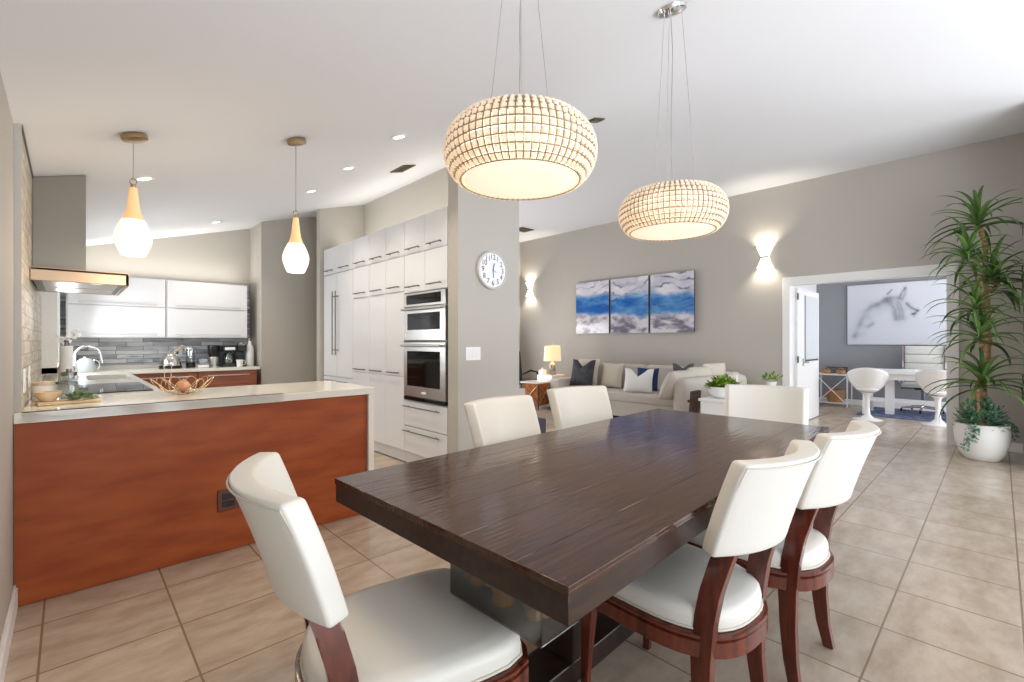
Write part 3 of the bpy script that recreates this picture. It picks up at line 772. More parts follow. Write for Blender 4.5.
for loc, rz, lb in (((1.51, .755, 0), -4, 'ivory dining chair on the open tile side of the table, nearer the camera'),
                    ((2.09, .70, 0), -3, 'ivory dining chair on the open tile side of the table, nearer the potted plant'),
                    ((1.737, 1.58, 0), 185, 'ivory dining chair on the kitchen side, in front of the grey pier wall'),
                    ((2.456, 1.68, 0), 170, 'ivory dining chair on the kitchen side, in front of the sofa'),
                    ((3.25, 1.06, 0), 105, 'ivory dining chair at the far end of the table')):
    o = dup(c0, loc, radians(rz), lb)
    if 'open tile' in lb: o.scale.x = .89

# ------------------------------------------------------------------ living room
def slab_cushion(c, size, bevel=.05):
    return MB().box(c, size, bevel, 4)
sf = thing('sectional_sofa', 'large light beige sectional sofa along the grey living-room wall', 'sofa')
MB().prism([(6.42, 5.75), (6.42, 3.22), (6.1, 3.24), (6.05, 2.92), (7.6, 2.66), (7.6, 5.75)], .05, .30).build('base', 'sofa', sf)
MB().box((6.83, 4.37, .36), (.86, 2.24, .15), .035, 3).build('seat_cushion', 'sofa', sf)
MB().box((7.43, 4.25, .42), (.3, 2.95, .72), .06, 3).build('back_frame', 'sofa', sf)
MB().box((6.95, 5.62, .33), (1.06, .24, .48), .05, 3).build('arm', 'sofa', sf)
ra = Matrix.Rotation(math.atan2(-.26, 1.55), 3, 'Z')
MB().box((6.86, 2.93, .40), (1.56, .26, .70), .09, 4, rot=ra).build('arm', 'sofa', sf)
for y0_, y1_ in ((4.83, 5.48), (4.18, 4.82), (3.53, 4.17), (3.1, 3.52)):
    MB().box((7.2, (y0_+y1_)/2, .63), (.26, y1_-y0_-.01, .44), .07, 4, rot=Matrix.Rotation(.12, 3, 'Y')).build('back_cushion', 'sofac', sf)
for x_, y_, z_, a_ in ((6.33, 3.2, .63, .5), (6.78, 3.14, .66, .38), (7.16, 3.08, .70, .3)):
    mt = Matrix.Translation((x_, y_, z_)) @ ra.to_4x4() @ Matrix.Rotation(a_, 4, 'X')
    MB().pillow(.56, .46, .26, mt, n=14, ear=.0).build('back_cushion', 'sofac', sf)
for x_, y_ in ((6.5, 5.68), (6.5, 3.4), (7.5, 5.68), (7.5, 2.75)):
    MB().b(x_-.03, x_+.03, y_-.03, y_+.03, 0, .05).build('foot', 'dwood', sf)
def pillow(label, x, y, z, w, h, t, rz, tilt, mat, notch=0.):
    o = MB().pillow(w, h, t, notch=notch).build('throw_pillow', mat)
    o.location = (x, y, z); o.rotation_euler = (tilt, 0, rz)
    return tag(o, label, 'pillow')
SB = radians(-90)
pillow('charcoal velvet pillow with a notched top at the lamp end of the sofa', 6.74, 5.22, .685, .50, .47, .16, SB, -.22, 'charcoal', .28)
pillow('cream pillow standing behind the charcoal velvet pillow', 6.92, 5.24, .695, .46, .47, .13, SB, -.2, 'cream')
pillow('cream pillow beside the charcoal velvet pillow', 6.93, 4.72, .66, .42, .42, .14, SB, -.2, 'cream')
pillow('white pillow with a notched top in the middle of the sofa', 6.58, 3.98, .635, .45, .37, .15, SB+.25, -.28, 'whitef', .36)
pillow('navy pillow peeking out behind the white pillow', 6.80, 3.95, .64, .36, .36, .12, SB+.1, -.2, 'navy')
pillow('dark grey pillow in the corner of the sofa, taller of the two', 6.98, 3.43, .73, .30, .35, .11, SB+.5, -.1, 'greyf', .2)

# copper lattice side table, white cube table, lamp, black chair, ottoman
st = thing('side_table', 'copper lattice side table with a white top beside the sofa arm', 'side table', (6.40, 6.06, 0), radians(8))
MB().b(-.21, .21, -.21, .21, .47, .5, .004).build('tabletop', 'ceramic', st)
MB().b(-.18, .18, -.18, .18, .06, .468, .004).build('body', 'rust', st)
m = MB()
for sx in (-1, 1):
    for sy in (-1, 1):
        m.b(sx*.195-.012, sx*.195+.012, sy*.195-.012, sy*.195+.012, 0, .47)
m.build('frame', 'dwood', st)
m = MB()
for a, b in (((-.19, .07), (.19, .46)), ((-.19, .46), (.19, .07))):
    m.tube([(a[0], -.188, a[1]), (b[0], -.188, b[1])], .008, 6).tube([(-.188, a[0], a[1]), (-.188, b[0], b[1])], .008, 6)
m.build('lattice', 'goldwire', st)
cbx = thing('cube_table', 'white cube table holding the table lamp', 'side table', (6.87, 6.10, 0))
MB().b(-.19, .19, -.2, .2, .02, .60, .006).build('body', 'ceramic', cbx)
MB().b(-.17, .17, -.18, .18, 0, .02).build('plinth', 'dsteel', cbx)
lp = thing('table_lamp', 'lit table lamp with cream drum shade on the white cube table', 'lamp', (6.87, 6.06, .602))
MB().lathe([(0, 0), (.075, 0), (.075, .02), (.05, .03), (.06, .08), (.066, .14), (.06, .2), (.04, .225), (.02, .24), (.012, .28), (0, .28)], n=24).build('base', M('lamp_base', (170, 168, 158), .25, .4, rgb2=(120, 122, 116), nscale=20), lp)
MB().lathe([(.172, .27), (.152, .56), (.149, .56), (.169, .27)], n=36).build('shade', 'lampglow', lp)
MB().lathe([(0, .27), (.003, .27), (.003, .60), (.014, .605), (.012, .62), (0, .625)], n=12).build('finial', 'brass', lp)
light('POINT', (0, 0, .42), 6, (255, 214, 160), .05, parent=lp)
tb2 = thing('tissue_box', 'small white tissue box beside the table lamp', 'tissue box', (6.76, 6.22, .602))
MB().b(-.05, .05, -.06, .06, 0, .09, .004).build('box', 'white', tb2)
MB().grid(lambda u, v: Vector(((u-.5)*.07*(1-.5*v), .02*sin(u*9)*(1-.3*v), .085+.05*v*(1-.4*abs(u-.5)))), 8, 5).build('tissue', 'whitef', tb2)
bc = thing('high_back_chair', 'black high-backed chair half hidden behind the grey pier wall', 'chair', (6.80, 6.86, 0), radians(-90))
MB().box((0, 0, .42), (.5, .5, .1), .03).build('seat', 'black', bc)
MB().box((0, -.24, .75), (.46, .07, .62), .03, 3, rot=Matrix.Rotation(.1, 3, 'X')).build('backrest', 'black', bc)
for sx in (-1, 1):
    MB().tube([(sx*.27, -.22, .6), (sx*.28, .0, .66), (sx*.27, .2, .62), (sx*.25, .22, .42)], .02, 8).build('armrest', 'black', bc)
    for sy in (-1, 1):
        MB().tube([(sx*.2, sy*.2, .38), (sx*.22, sy*.22, 0)], [.02, .014], 8).build('leg', 'black', bc)
ot = thing('ottoman', 'small dark ottoman on the floor behind the grey pier wall', 'ottoman', (3.67, 3.70, 0))
MB().box((0, 0, .22), (.36, .44, .36), .02, 3).build('body', M('ottoman_fabric', (66, 64, 74), .8), ot)
for sx in (-1, 1):
    for sy in (-1, 1):
        MB().b(sx*.14-.015, sx*.14+.015, sy*.17-.015, sy*.17+.015, 0, .042).build('foot', 'dwood', ot)

# three-panel seascape
def colour_grid(name, mat, W_, H_, nu, nv, fn, parent):
    bm = bmesh.new()
    lay = bm.verts.layers.float_color.new('Col')
    vs = []
    for i in range(nu+1):
        row = []
        for j in range(nv+1):
            v = bm.verts.new((i/nu*W_, 0, j/nv*H_)); c = fn(i/nu*W_, j/nv*H_)
            v[lay] = (*lin(c), 1); row.append(v)
        vs.append(row)
    for i in range(nu):
        for j in range(nv):
            bm.faces.new((vs[i][j], vs[i+1][j], vs[i+1][j+1], vs[i][j+1]))
    me = bpy.data.meshes.new(name); bm.to_mesh(me); bm.free(); me.materials.append(MT[mat])
    o = bpy.data.objects.new(name, me); COL.objects.link(o); o.parent = parent
    return o
def mixc(a, b, t):
    t = max(0., min(1., t)); return tuple(a[k]+(b[k]-a[k])*t for k in range(3))
def ss(a, b, x):
    t = max(0., min(1., (x-a)/(b-a))); return t*t*(3-2*t)
def sea(off):
    def f(x, z):
        X = x+off
        n = lambda a, b, q=0: noise.fractal(Vector((X*a+q, z*b, q*3.1)), 1.0, 2.0, 5)
        zz = z + .10*n(1.6, 1.2, 4) + .03*n(6, 6, 9) + .05*(X-1.2)
        c = mixc((196, 196, 212), (226, 226, 232), .5+n(2.2, 5, 1))                     # pale bands
        # blue body
        bl = ss(.28, .42, zz)*(1-ss(.66, .84, zz))
        blue = mixc((22, 92, 176), (112, 164, 208), .40+.9*n(2, 5, 2)+.12*(X-.8))
        c = mixc(c, blue, bl)
        # violet-grey strata above
        st_ = abs(((zz*6.5-.8*X+1.5*n(1.2, 1.6, 6)) % 1)-.5)
        c = mixc(c, (120, 114, 132), (1-ss(.0, .22, st_))*ss(.72, .84, zz)*(.25+.75*ss(-.2, .35, n(4, 4, 8))))
        c = mixc(c, (26, 62, 118), (1-ss(.0, .14, abs(((zz*5-.7*X+1.3*n(1.6, 2, 12)) % 1)-.5)))*bl*.65*ss(-.3, .4, n(3, 3, 21)))
        # foam and grey smoke below
        c = mixc(c, mixc((214, 212, 220), (104, 98, 118), .9*ss(-.35, .7, n(3.0, 6.5, 15)+.35*n(9, 16, 3))), 1-ss(.24, .40, zz))
        return c
    return f
PW, PH = .818, 1.05
for k, (y1_, lb) in enumerate(((6.122, 'blue seascape canvas nearest the table lamp, first of three panels'), (5.262, 'blue seascape canvas, the middle one of three panels'), (4.402, 'blue seascape canvas nearest the big wall sconce, last of three panels'))):
    t = thing('seascape_picture', lb, 'painting', (XA-.032, y1_, 1.412), radians(-90))
    MB().b(0, PW, -.03, -.002, 0, PH, .002).build('stretcher', 'dwood', t)
    colour_grid('artwork', 'art', PW, PH, 110, 140, sea(k*.86), t).location = (0, -.0315, 0)
bpy.context.view_layer.update()

# wall sconces
def sconce(y, z, label):
    t = thing('wall_sconce', label, 'wall light', (XA, y, z))
    h = .16
    def f(u, v):
        a = pi*u; q = abs(2*v-1)
        r = .058+.062*q**1.3
        return Vector((-.02-r*sin(a)*.85, r*cos(a), (v-.5)*2*h))
    m = MB().grid(f, 20, 16)
    o = m.build('shade', 'sconce', t)
    so = o.modifiers.new('thickness', 'SOLIDIFY'); so.thickness = .004
    MB().b(-.02, -.001, -.05, .05, -.08, .08, .003).build('backplate', 'trim', t)
    MB().b(-.085, -.07, -.06, .06, -.012, .012, .003).build('band', 'chrome', t)
    light('SPOT', (-.06, 0, h-.06), 20, (255, 244, 224), .03, aim=(.12, 0, 1), parent=t, spot=120, blend=.8)
    light('SPOT', (-.06, 0, -h+.06), 20, (255, 244, 224), .03, aim=(.12, 0, -1), parent=t, spot=120, blend=.8)
sconce(2.485, 2.54, 'lit hourglass wall sconce beside the office opening')
sconce(7.50, 2.45, 'lit hourglass wall sconce in the corner above the table lamp')

# white console behind the sofa with bowl planter
cs = thing('console_table', 'low white console behind the sofa back, holding the leafy bowl', 'console table', (5.25, 2.04, 0))
MB().b(0, 2.0, 0, .36, .57, .60, .004).build('tabletop', 'white', cs)
MB().b(.02, 1.98, .02, .34, .05, .57, .004).build('body', 'white', cs)
MB().b(.05, 1.95, .05, .31, 0, .05).build('plinth', 'carcass', cs)
def leaf_mesh(pts_dirs, ln, wd, fold=.25):
    m = MB()
    for p, d, s in pts_dirs:
        d = d.normalized(); sd = d.cross(Vector((0, 0, 1)))
        sd = sd.normalized() if sd.length > .05 else Vector((1, 0, 0)); up = sd.cross(d)
        L_ = ln*s; w = wd*s
        v = [m.bm.verts.new(q) for q in (p, p+d*L_*.45+sd*w+up*w*fold, p+d*L_, p+d*L_*.45-sd*w+up*w*fold)]
        c = m.bm.verts.new(p+d*L_*.5-up*w*fold)
        for i in range(4):
            m.bm.faces.new((v[i], v[(i+1) % 4], c))
    return m
def blob(n, c, r, zs=1., up=.4, seed=1):
    rnd = random.Random(seed); out = []
    for _ in range(n):
        a = rnd.random()*2*pi; e = rnd.uniform(-.1, 1)
        d = Vector((cos(a)*sqrt(max(0, 1-e*e)), sin(a)*sqrt(max(0, 1-e*e)), e))
        p = Vector(c)+Vector((d.x*r, d.y*r, d.z*r*zs))*rnd.uniform(.35, 1)
        out.append((p, d+Vector((rnd.uniform(-.6, .6), rnd.uniform(-.6, .6), up*rnd.random())), rnd.uniform(.7, 1.25)))
    return out
pl = thing('bowl_planter', 'white bowl of bright green leaves on the end of the console', 'plant', (5.50, 2.23, .602))
MB().lathe([(0, 0), (.09, 0), (.15, .05), (.185, .13), (.178, .133), (.14, .06), (.0, .05)], n=32).build('bowl', 'ceramic', pl)
MB().lathe([(0, .105), (.165, .105)], n=24).build('soil', 'soil', pl)
leaf_mesh(blob(230, (0, 0, .11), .17, .65, seed=3), .07, .026).build('foliage', 'lime', pl)
pl = thing('small_plant', 'small green sprig in a white pot, showing above the far dining chair', 'plant', (7.10, 2.2, .602))
MB().lathe([(0, 0), (.05, 0), (.065, .09), (.058, .09), (0, .08)], n=20).build('pot', 'ceramic', pl)
leaf_mesh(blob(46, (0, 0, .1), .12, 1.0, .8, seed=9), .07, .02).build('foliage', 'lime', pl)
cd = thing('candle_holder', 'chrome candle holder standing on the console behind the leafy bowl', 'candle holder', (5.98, 2.25, .602))
MB().lathe([(0, 0), (.05, 0), (.05, .008), (.01, .012), (.007, .14), (.02, .15), (.02, .165), (0, .165)], n=20).tube(arc((0, 0, .12), .05, -pi/2, pi*1.1, 16), .005, 6).build('stem', 'chrome', cd)
MB().lathe([(0, .165), (.012, .165), (.012, .24), (0, .24)], n=14).build('candle', 'white', cd)
rk = thing('tray_stand', 'folded dark wooden tray stand leaning beside the sofa end', 'tray stand', (5.78, 2.66, 0), radians(-12))
for k in range(4):
    MB().box((-.12+.07*k, .02*k, .31), (.028, .05, .63), .004, rot=Matrix.Rotation(.12, 3, 'Y')).build('slat', 'dwood', rk)
MB().box((-.02, .03, .18), (.3, .025, .03), .003).box((.02, .03, .5), (.3, .025, .03), .003).build('crossbar', 'dwood', rk)

# ------------------------------------------------------------------ tall dracaena in the white pot
RV = Vector((.724, -.690, 0)); FV = Vector((.690, .724, 0))
PC = Vector((7.05, .135, 0))
def pp(lat, z, dep=0.): return RV*lat + FV*dep + Vector((0, 0, z))
pt = thing('potted_dracaena', 'tall many-headed dracaena in a round white pot by the office opening', 'plant', PC)
MB().lathe([(0, 0), (.125, 0), (.14, .008), (.185, .08), (.212, .19), (.221, .3), (.216, .365), (.221, .38), (.208, .385), (.2, .345), (0, .34)], n=44).build('pot', 'ceramic', pt)
MB().lathe([(0, .36), (.1, .355), (.203, .345)], n=28).build('soil', 'soil', pt)
def smooth(pts, n=6):
    out = []
    P_ = [pts[0]]+pts+[pts[-1]]
    for i in range(1, len(P_)-2):
        for k in range(n):
            t = k/n
            out.append(.5*((2*P_[i])+(P_[i+1]-P_[i-1])*t+(2*P_[i-1]-5*P_[i]+4*P_[i+1]-P_[i+2])*t*t+(3*P_[i]-P_[i-1]-3*P_[i+1]+P_[i+2])*t**3))
    out.append(pts[-1]); return out
A_ = smooth([pp(-.02, .36), pp(-.02, .7, .02), pp(.0, 1.05, -.02), pp(.03, 1.4), pp(.01, 1.7, .02), pp(-.02, 1.95)])
B_ = smooth([pp(.05, .36, .04), pp(.07, .8, .05), pp(.10, 1.15, .03), pp(.12, 1.5, .05), pp(.07, 1.9, .03), pp(.04, 2.25), pp(-.03, 2.5)])
C_ = smooth([pp(-.06, .36, -.05), pp(-.09, .6, -.05), pp(-.08, .8, -.03)])
def taper(p, r0, r1): return [r0+(r1-r0)*i/(len(p)-1)+.004*sin(i*1.9) for i in range(len(p))]
for p, r0, r1 in ((A_, .03, .026), (B_, .027, .02), (C_, .02, .016)):
    MB().tube(p, taper(p, r0, r1), 10).build('cane', 'cane', pt)
def rosette(c, n, ln, seed, droop=1.0, stem_from=None):
    rnd = random.Random(seed)
    m = MB()
    for i in range(n):
        az = 2*pi*(i*.381966)+rnd.uniform(-.25, .25)
        el = radians(82)*(1-(i/n)**.9)+radians(rnd.uniform(-22, 8))
        L_ = ln*rnd.uniform(.75, 1.15); w = .0235*rnd.uniform(.8, 1.15)
        h = Vector((cos(az), sin(az), 0)); sd = Vector((-sin(az), cos(az), 0))
        p = Vector(c)+Vector((0, 0, -.12*i/n)); prev = None; ns = 9; e = el
        for k in range(ns+1):
            t = k/ns
            wk = w*min(1, .45+t*3.)*(1-t**2.4)+.0006
            d = h*cos(e)+Vector((0, 0, 1))*sin(e); up = -h*sin(e)+Vector((0, 0, 1))*cos(e)
            p.y = max(p.y, -.295); p.x = min(p.x, .665)
            row = [m.bm.verts.new(q) for q in (p-sd*wk+up*wk*.45, p, p+sd*wk+up*wk*.45)]
            if prev:
                m.bm.faces.new((prev[0], prev[1], row[1], row[0])); m.bm.faces.new((prev[1], prev[2], row[2], row[1]))
            prev = row
            p = p+d*(L_/ns); e -= radians(9.5)*droop*(.5+t*1.1)*rnd.uniform(.85, 1.15)
    m.build('leaf_rosette', 'leaf', pt, fixn=False)
    if stem_from is not None:
        q = smooth([stem_from, (stem_from+Vector(c))/2+Vector((0, 0, -.05)), Vector(c)])
        MB().tube(q, taper(q, .02, .016), 8).build('branch', 'cane', pt)
rosette(pp(-.04, 2.56), 36, .52, 1)
rosette(pp(-.20, 2.20, -.05), 30, .46, 2, 1.2, pp(.05, 2.15))
rosette(pp(.06, 1.98, -.05), 34, .5, 3, 1.1)
rosette(pp(-.15, 1.66, -.08), 26, .48, 4, 1.2, pp(.02, 1.55))
rosette(pp(-.14, 1.36, -.12), 32, .52, 5, 1.1, pp(.0, 1.2))
rosette(pp(-.09, .88, -.1), 36, .54, 6, 1.1)
rosette(pp(.22, 1.9, .05), 14, .46, 7, 1.0, pp(.07, 1.8))
iv = blob(800, (-.02, -.0, .36), .215, 1.35, .2, seed=5)
iv = [(Vector((p.x, p.y, p.z if Vector((p.x, p.y)).length < .28 else p.z-.02)), d, s) for p, d, s in iv]
rnd = random.Random(8)
for lat, dep, n, dz in ((-.22, -.1, 60, .30), (-.19, -.14, 50, .2), (.225, -.04, 50, .22), (.2, -.12, 40, .16)):
    for k in range(n):
        t = rnd.random()
        iv.append((pp(lat+rnd.uniform(-.03, .03)+(.05 if lat > 0 else -.05)*t, .42-dz*t, dep+rnd.uniform(-.03, .03)), Vector((rnd.uniform(-1, 1), rnd.uniform(-1, 1), -.6)), .8))
leaf_mesh(iv, .045, .014).build('ivy', 'ivy', pt)

# ------------------------------------------------------------------ office furniture
HW, HH, HX = 1.74, 1.17, 11.17
hp = thing('horse_painting', 'large pale canvas of a grey horse head on the office wall', 'painting', (HX+.028, 2.09, 1.185), radians(-90))
F_, H_, YAW = 465., 1.26, math.atan(488/465)
def crop2paint(cx, cy):
    px, py = 840+cx/8.527, 270+cy/8.527
    r = (px-512)/F_; a = cos(YAW)+r*sin(YAW); b = sin(YAW)-r*cos(YAW); d = HX/a
    return (2.09-b*d, H_-(py-341)*d/F_-1.185)
strokes = [([(118, 572), (150, 500), (180, 440), (215, 370), (260, 320), (315, 295)], .035, .55, (120, 124, 136)),
           ([(230, 380), (270, 330), (320, 310)], .05, .35, (150, 154, 164)),
           ([(315, 295), (370, 255), (420, 240), (470, 238), (510, 250)], .02, .6, (104, 108, 120)),
           ([(350, 275), (400, 275), (440, 320), (455, 400), (465, 425)], .018, .45, (120, 124, 136)),
           ([(385, 255), (430, 280), (465, 340), (480, 425)], .016, .6, (104, 108, 120)),
           ([(420, 248), (470, 290), (500, 350), (505, 425)], .016, .6, (104, 108, 120)),
           ([(455, 245), (500, 290), (525, 350), (530, 420)], .022, .55, (112, 116, 128)),
           ([(500, 245), (520, 200), (549, 157)], .012, .75, (90, 94, 106)), ([(549, 157), (548, 205), (525, 260)], .016, .6, (110, 114, 126)),
           ([(400, 210), (420, 190), (434, 174)], .009, .8, (80, 82, 92)),
           ([(562, 288), (590, 318), (625, 338), (660, 350)], .012, .85, (78, 80, 92)),
           ([(615, 380), (632, 378)], .014, 1.0, (24, 24, 30)), ([(655, 352), (640, 366)], .012, .7, (60, 62, 72)), ([(628, 390), (628, 412)], .006, .5, (120, 124, 134)),
           ([(235, 490), (270, 462)], .026, .7, (130, 134, 146)), ([(125, 568), (200, 540)], .03, .25, (150, 154, 164))]
strokes += [([(190, 470), (240, 390), (300, 330), (380, 290)], .10, .22, (150, 154, 166)), ([(420, 290), (480, 340), (505, 420)], .075, .30, (140, 144, 156)),
            ([(330, 300), (400, 262), (470, 252)], .035, .4, (110, 114, 126)), ([(455, 425), (500, 428), (550, 420)], .02, .35, (150, 154, 164)),
            ([(565, 300), (600, 330)], .022, .5, (110, 112, 124)), ([(520, 262), (560, 320), (600, 370)], .06, .16, (160, 164, 174))]
strokes = [([crop2paint(*p) for p in pts], w, s_, c) for pts, w, s_, c in strokes]
def horse(x, z):
    c = mixc((198, 201, 210), (214, 216, 223), z/HH)
    for pts, w, s_, col in strokes:
        dm = 9
        for i in range(len(pts)-1):
            ax, az = pts[i]; bx, bz = pts[i+1]
            ux, uz = bx-ax, bz-az; l2 = ux*ux+uz*uz or 1e-9
            t = max(0, min(1, ((x-ax)*ux+(z-az)*uz)/l2))
            dm = min(dm, sqrt((x-ax-ux*t)**2+(z-az-uz*t)**2))
            if dm > .4 and i > 3: break
        if dm < w*5:
            c = mixc(c, col, s_*(.62*math.exp(-(dm/w)**2)+.30*math.exp(-(dm/(w*2.2))**2))*(.8+.5*noise.noise(Vector((x*9, z*9, 1)))))
    return c
MB().b(0, HW, -.028, -.002, 0, HH, .002).build('frame', 'steel', hp)
colour_grid('artwork', 'horse', HW-.02, HH-.02, 190, 130, horse, hp).location = (.01, -.0295, .01)

dk = thing('office_desk', 'white office desk with slanted legs and a low stretcher', 'desk', (9.85, .02, 0))
DL, DD = 1.72, .62
MB().b(0, DD, 0, DL, .70, .76, .006).build('tabletop', 'white', dk)
MB().b(.05, DD-.05, .12, DL-.12, .60, .70, .004).build('drawer_box', 'white', dk)
for yy in (.14, DL-.14):
    for x0_, x1_ in ((.12, .02), (DD-.12, DD-.02)):
        MB().loft([[(x1_-.03, yy-.03, 0), (x1_+.03, yy-.03, 0), (x1_+.03, yy+.03, 0), (x1_-.03, yy+.03, 0)], [(x0_-.03, yy-.03, .70), (x0_+.03, yy-.03, .70), (x0_+.03, yy+.03, .70), (x0_-.03, yy+.03, .70)]]).build('leg', 'white', dk)
MB().b(.28, .34, .14, DL-.14, .20, .27, .004).b(.08, DD-.08, .11, .17, .2, .26).b(.08, DD-.08, DL-.17, DL-.11, .2, .26).build('stretcher', 'white', dk)
MB().b(.27, .35, 1.22, 1.34, .0, .60, .004).build('centre_post', 'white', dk)
pp_ = tag(MB().b(9.98, 10.18, .95, 1.2, .7722, .786, .002).build('notebook', 'trim'), 'white notebook lying on the office desk', 'notebook')
def tulip(x, y, rz, label):
    t = thing('tulip_chair', label, 'chair', (x, y, 0), rz)
    def f(u, v):
        a = 2*pi*u
        c = cos(a)            # c = -1 at the back
        top = .69-.15*c if c < 0 else .69-.22*c
        z = .43+(top-.43)*v
        prof_ = (.05+.205*(v**.5))
        rx = prof_*(1.0+.12*max(0, -c)*v)
        return Vector((rx*cos(a)*.92, rx*sin(a)*1.06, z if v > 0 else .43))
    m = MB().grid(f, 36, 12); bmesh.ops.remove_doubles(m.bm, verts=m.bm.verts, dist=.0005)
    o = m.build('shell', 'ceramic', t); so = o.modifiers.new('thickness', 'SOLIDIFY'); so.thickness = .012; so.offset = 1
    MB().lathe([(0, .44), (.10, .435), (.05, .40), (.032, .34), (.028, .2), (.04, .08), (.09, .03), (.18, .012), (.2, .006), (.2, 0), (0, 0)], n=36).build('pedestal_base', 'ceramic', t)
    MB().lathe([(0, .505), (.14, .505), (.155, .49), (.14, .475), (.0, .47)], n=28).build('seat_pad', 'whitef', t)
tulip(9.30, 1.47, .15, 'white tulip armchair at the desk, nearest the office door')
tulip(9.47, .645, -.05, 'white tulip armchair at the desk, nearest the tall potted plant')
ec = thing('office_chair', 'white ribbed high-back office chair behind the desk', 'office chair', (10.78, .93, 0), radians(90))
m = MB()
for k in range(4):
    m.box((0, -.22-.012*k, .62+.155*k), (.54, .05, .15), .018, 3)
m.build('backrest', 'leather', ec)
m = MB()
for k in range(3):
    m.box((0, -.13+.16*k, .48), (.52, .155, .07), .018, 3)
m.build('seat', 'leather', ec)
for sx in (-1, 1):
    MB().tube([(sx*.29, -.2, .75), (sx*.30, -.05, .70), (sx*.30, .18, .69), (sx*.29, .2, .52), (sx*.27, .1, .46)], .013, 8).build('armrest', 'chrome', ec)
    MB().b(sx*.285-.012, sx*.285+.012, -.24, -.19, .5, 1.16).build('side_rail', 'chrome', ec)
MB().lathe([(0, .44), (.04, .44), (.04, .40), (.025, .38), (.025, .08), (0, .08)], n=16).build('gas_column', 'chrome', ec)
MB().box((.0, .0, .42), (.2, .26, .04), .006).tube([(.1, .05, .42), (.26, .06, .415)], .008, 6).sphere((.27, .06, .415), .02, (1, 1, .7), 10, 8).build('lever_mechanism', 'black', ec)
for k in range(5):
    a = 2*pi*k/5+.3
    MB().tube([(.02*cos(a), .02*sin(a), .1), (.29*cos(a), .29*sin(a), .075)], [.022, .014], 8).build('base_arm', 'chrome', ec)
    MB().lathe([(0, -.012), (.028, -.012), (.028, .012), (0, .012)], (.29*cos(a), .29*sin(a), .03+.008), 14, 'X').build('caster', 'black', ec)
rg = tag(MB().b(9.75, 11.05, -.6, 1.7, .001, .0105, .002).build('area_rug', 'rug'), 'blue and cream patterned rug under the office desk', 'rug')
for o in (dk, ec): o.location.z = .011
xt = thing('wire_side_table', 'white wire side table with crossed braces by the office door', 'side table', (10.65, 1.98, 0))
MB().b(0, .42, 0, .54, .60, .62, .004).build('tabletop', 'white', xt)
for x_ in (.015, .405):
    for y_ in (.015, .525):
        MB().b(x_-.01, x_+.01, y_-.01, y_+.01, 0, .60).build('leg', 'white', xt)
MB().tube([(.015, .02, .05), (.015, .52, .59)], .008, 6).tube([(.015, .02, .59), (.015, .52, .05)], .008, 6).build('cross_brace', 'white', xt)
MB().b(.0, .42, 0, .54, .06, .072).build('shelf', 'white', xt)
def basket(x, y, z, r, h, label):
    t = thing('wicker_basket', label, 'basket', (x, y, z))
    MB().lathe([(0, 0), (r*.85, 0), (r, h*.5), (r*.95, h), (r*.88, h), (r*.92, h*.5), (r*.8, .02), (0, .02)], n=24).build('body', 'wicker', t)
    MB().tube(arc((0, 0, h*.95), r*.6, 0, pi, 14, 'YZ'), .008, 6).build('handle', 'wicker', t)
basket(10.86, 2.22, .074, .15, .24, 'large wicker basket on the lower shelf of the wire table')
basket(10.80, 2.36, .622, .075, .07, 'small wicker basket on the wire table top, nearer the door')
basket(10.80, 2.12, .622, .075, .07, 'small wicker basket on the wire table top, nearer the desk')
bx = thing('photo_frame', 'dark picture frame standing behind the small wicker baskets', 'picture frame', (11.0, 2.23, .622))
MB().b(-.01, .012, -.18, .18, 0, .13, .004).build('frame', 'dwood', bx); MB().b(-.012, -.01, -.16, .16, .02, .11).build('picture', 'greyf', bx)

# ------------------------------------------------------------------ things on the kitchen worktops
ZW = .9205
cb = tag(MB().box((-.0, 3.53, ZW+.008), (.25, .15, .015), .004, 2, rot=Matrix.Rotation(.1, 3, 'Z')).build('cutting_board', 'wood'), 'light wooden board on the worktop beside the tiled wall', 'cutting board')
hb = thing('herb_bunch', 'bunch of grey-green herbs lying on the wooden board', 'herbs', (.05, 3.52, ZW+.017))
leaf_mesh(blob(130, (0, 0, .004), .055, .5, .2, seed=12), .028, .01).build('foliage', 'herb', hb)
MB().tube([(-.05, -.01, .006), (.05, .01, .006)], .003, 6).build('stems', 'herb', hb)
bw = tag(MB().lathe([(0, 0), (.03, 0), (.052, .03), (.056, .05), (.05, .05), (.03, .01), (0, .008)], (-.082, 3.53, ZW+.017), 24).build('wooden_bowl', 'wood'), 'small pale wooden bowl on the wooden board', 'bowl')
jr = thing('glass_jar', 'clear glass jar with a dark lid behind the wooden board', 'jar', (.0, 3.70, ZW))
MB().lathe([(0, 0), (.04, 0), (.045, .02), (.045, .1), (.03, .125), (.03, .14), (.027, .14), (.027, .12), (.04, .1), (.04, .01), (0, .01)], n=24).build('body', 'glass', jr)
MB().lathe([(0, .141), (.036, .141), (.036, .16), (.012, .165), (.012, .18), (0, .18)], n=20).build('lid', 'dsteel', jr)
ck_ = thing('white_canister', 'round white canister on the worktop by the wall outlets', 'canister', (-.105, 3.74, ZW))
MB().lathe([(0, 0), (.045, 0), (.05, .01), (.05, .085), (.046, .09), (0, .09)], n=24).build('body', 'ceramic', ck_)
MB().lathe([(0, .091), (.05, .091), (.048, .105), (.015, .112), (0, .113)], n=24).build('lid', 'wood', ck_)
pr = thing('paper_towel_holder', 'upright paper towel roll on a black-rimmed stand beyond the cooktop', 'paper towel', (-.015, 5.2, ZW))
MB().lathe([(0, 0), (.065, 0), (.065, .012), (.02, .018), (.012, .02), (.012, .33), (.018, .335), (.012, .345), (0, .345)], n=28).build('stand', 'dsteel', pr)
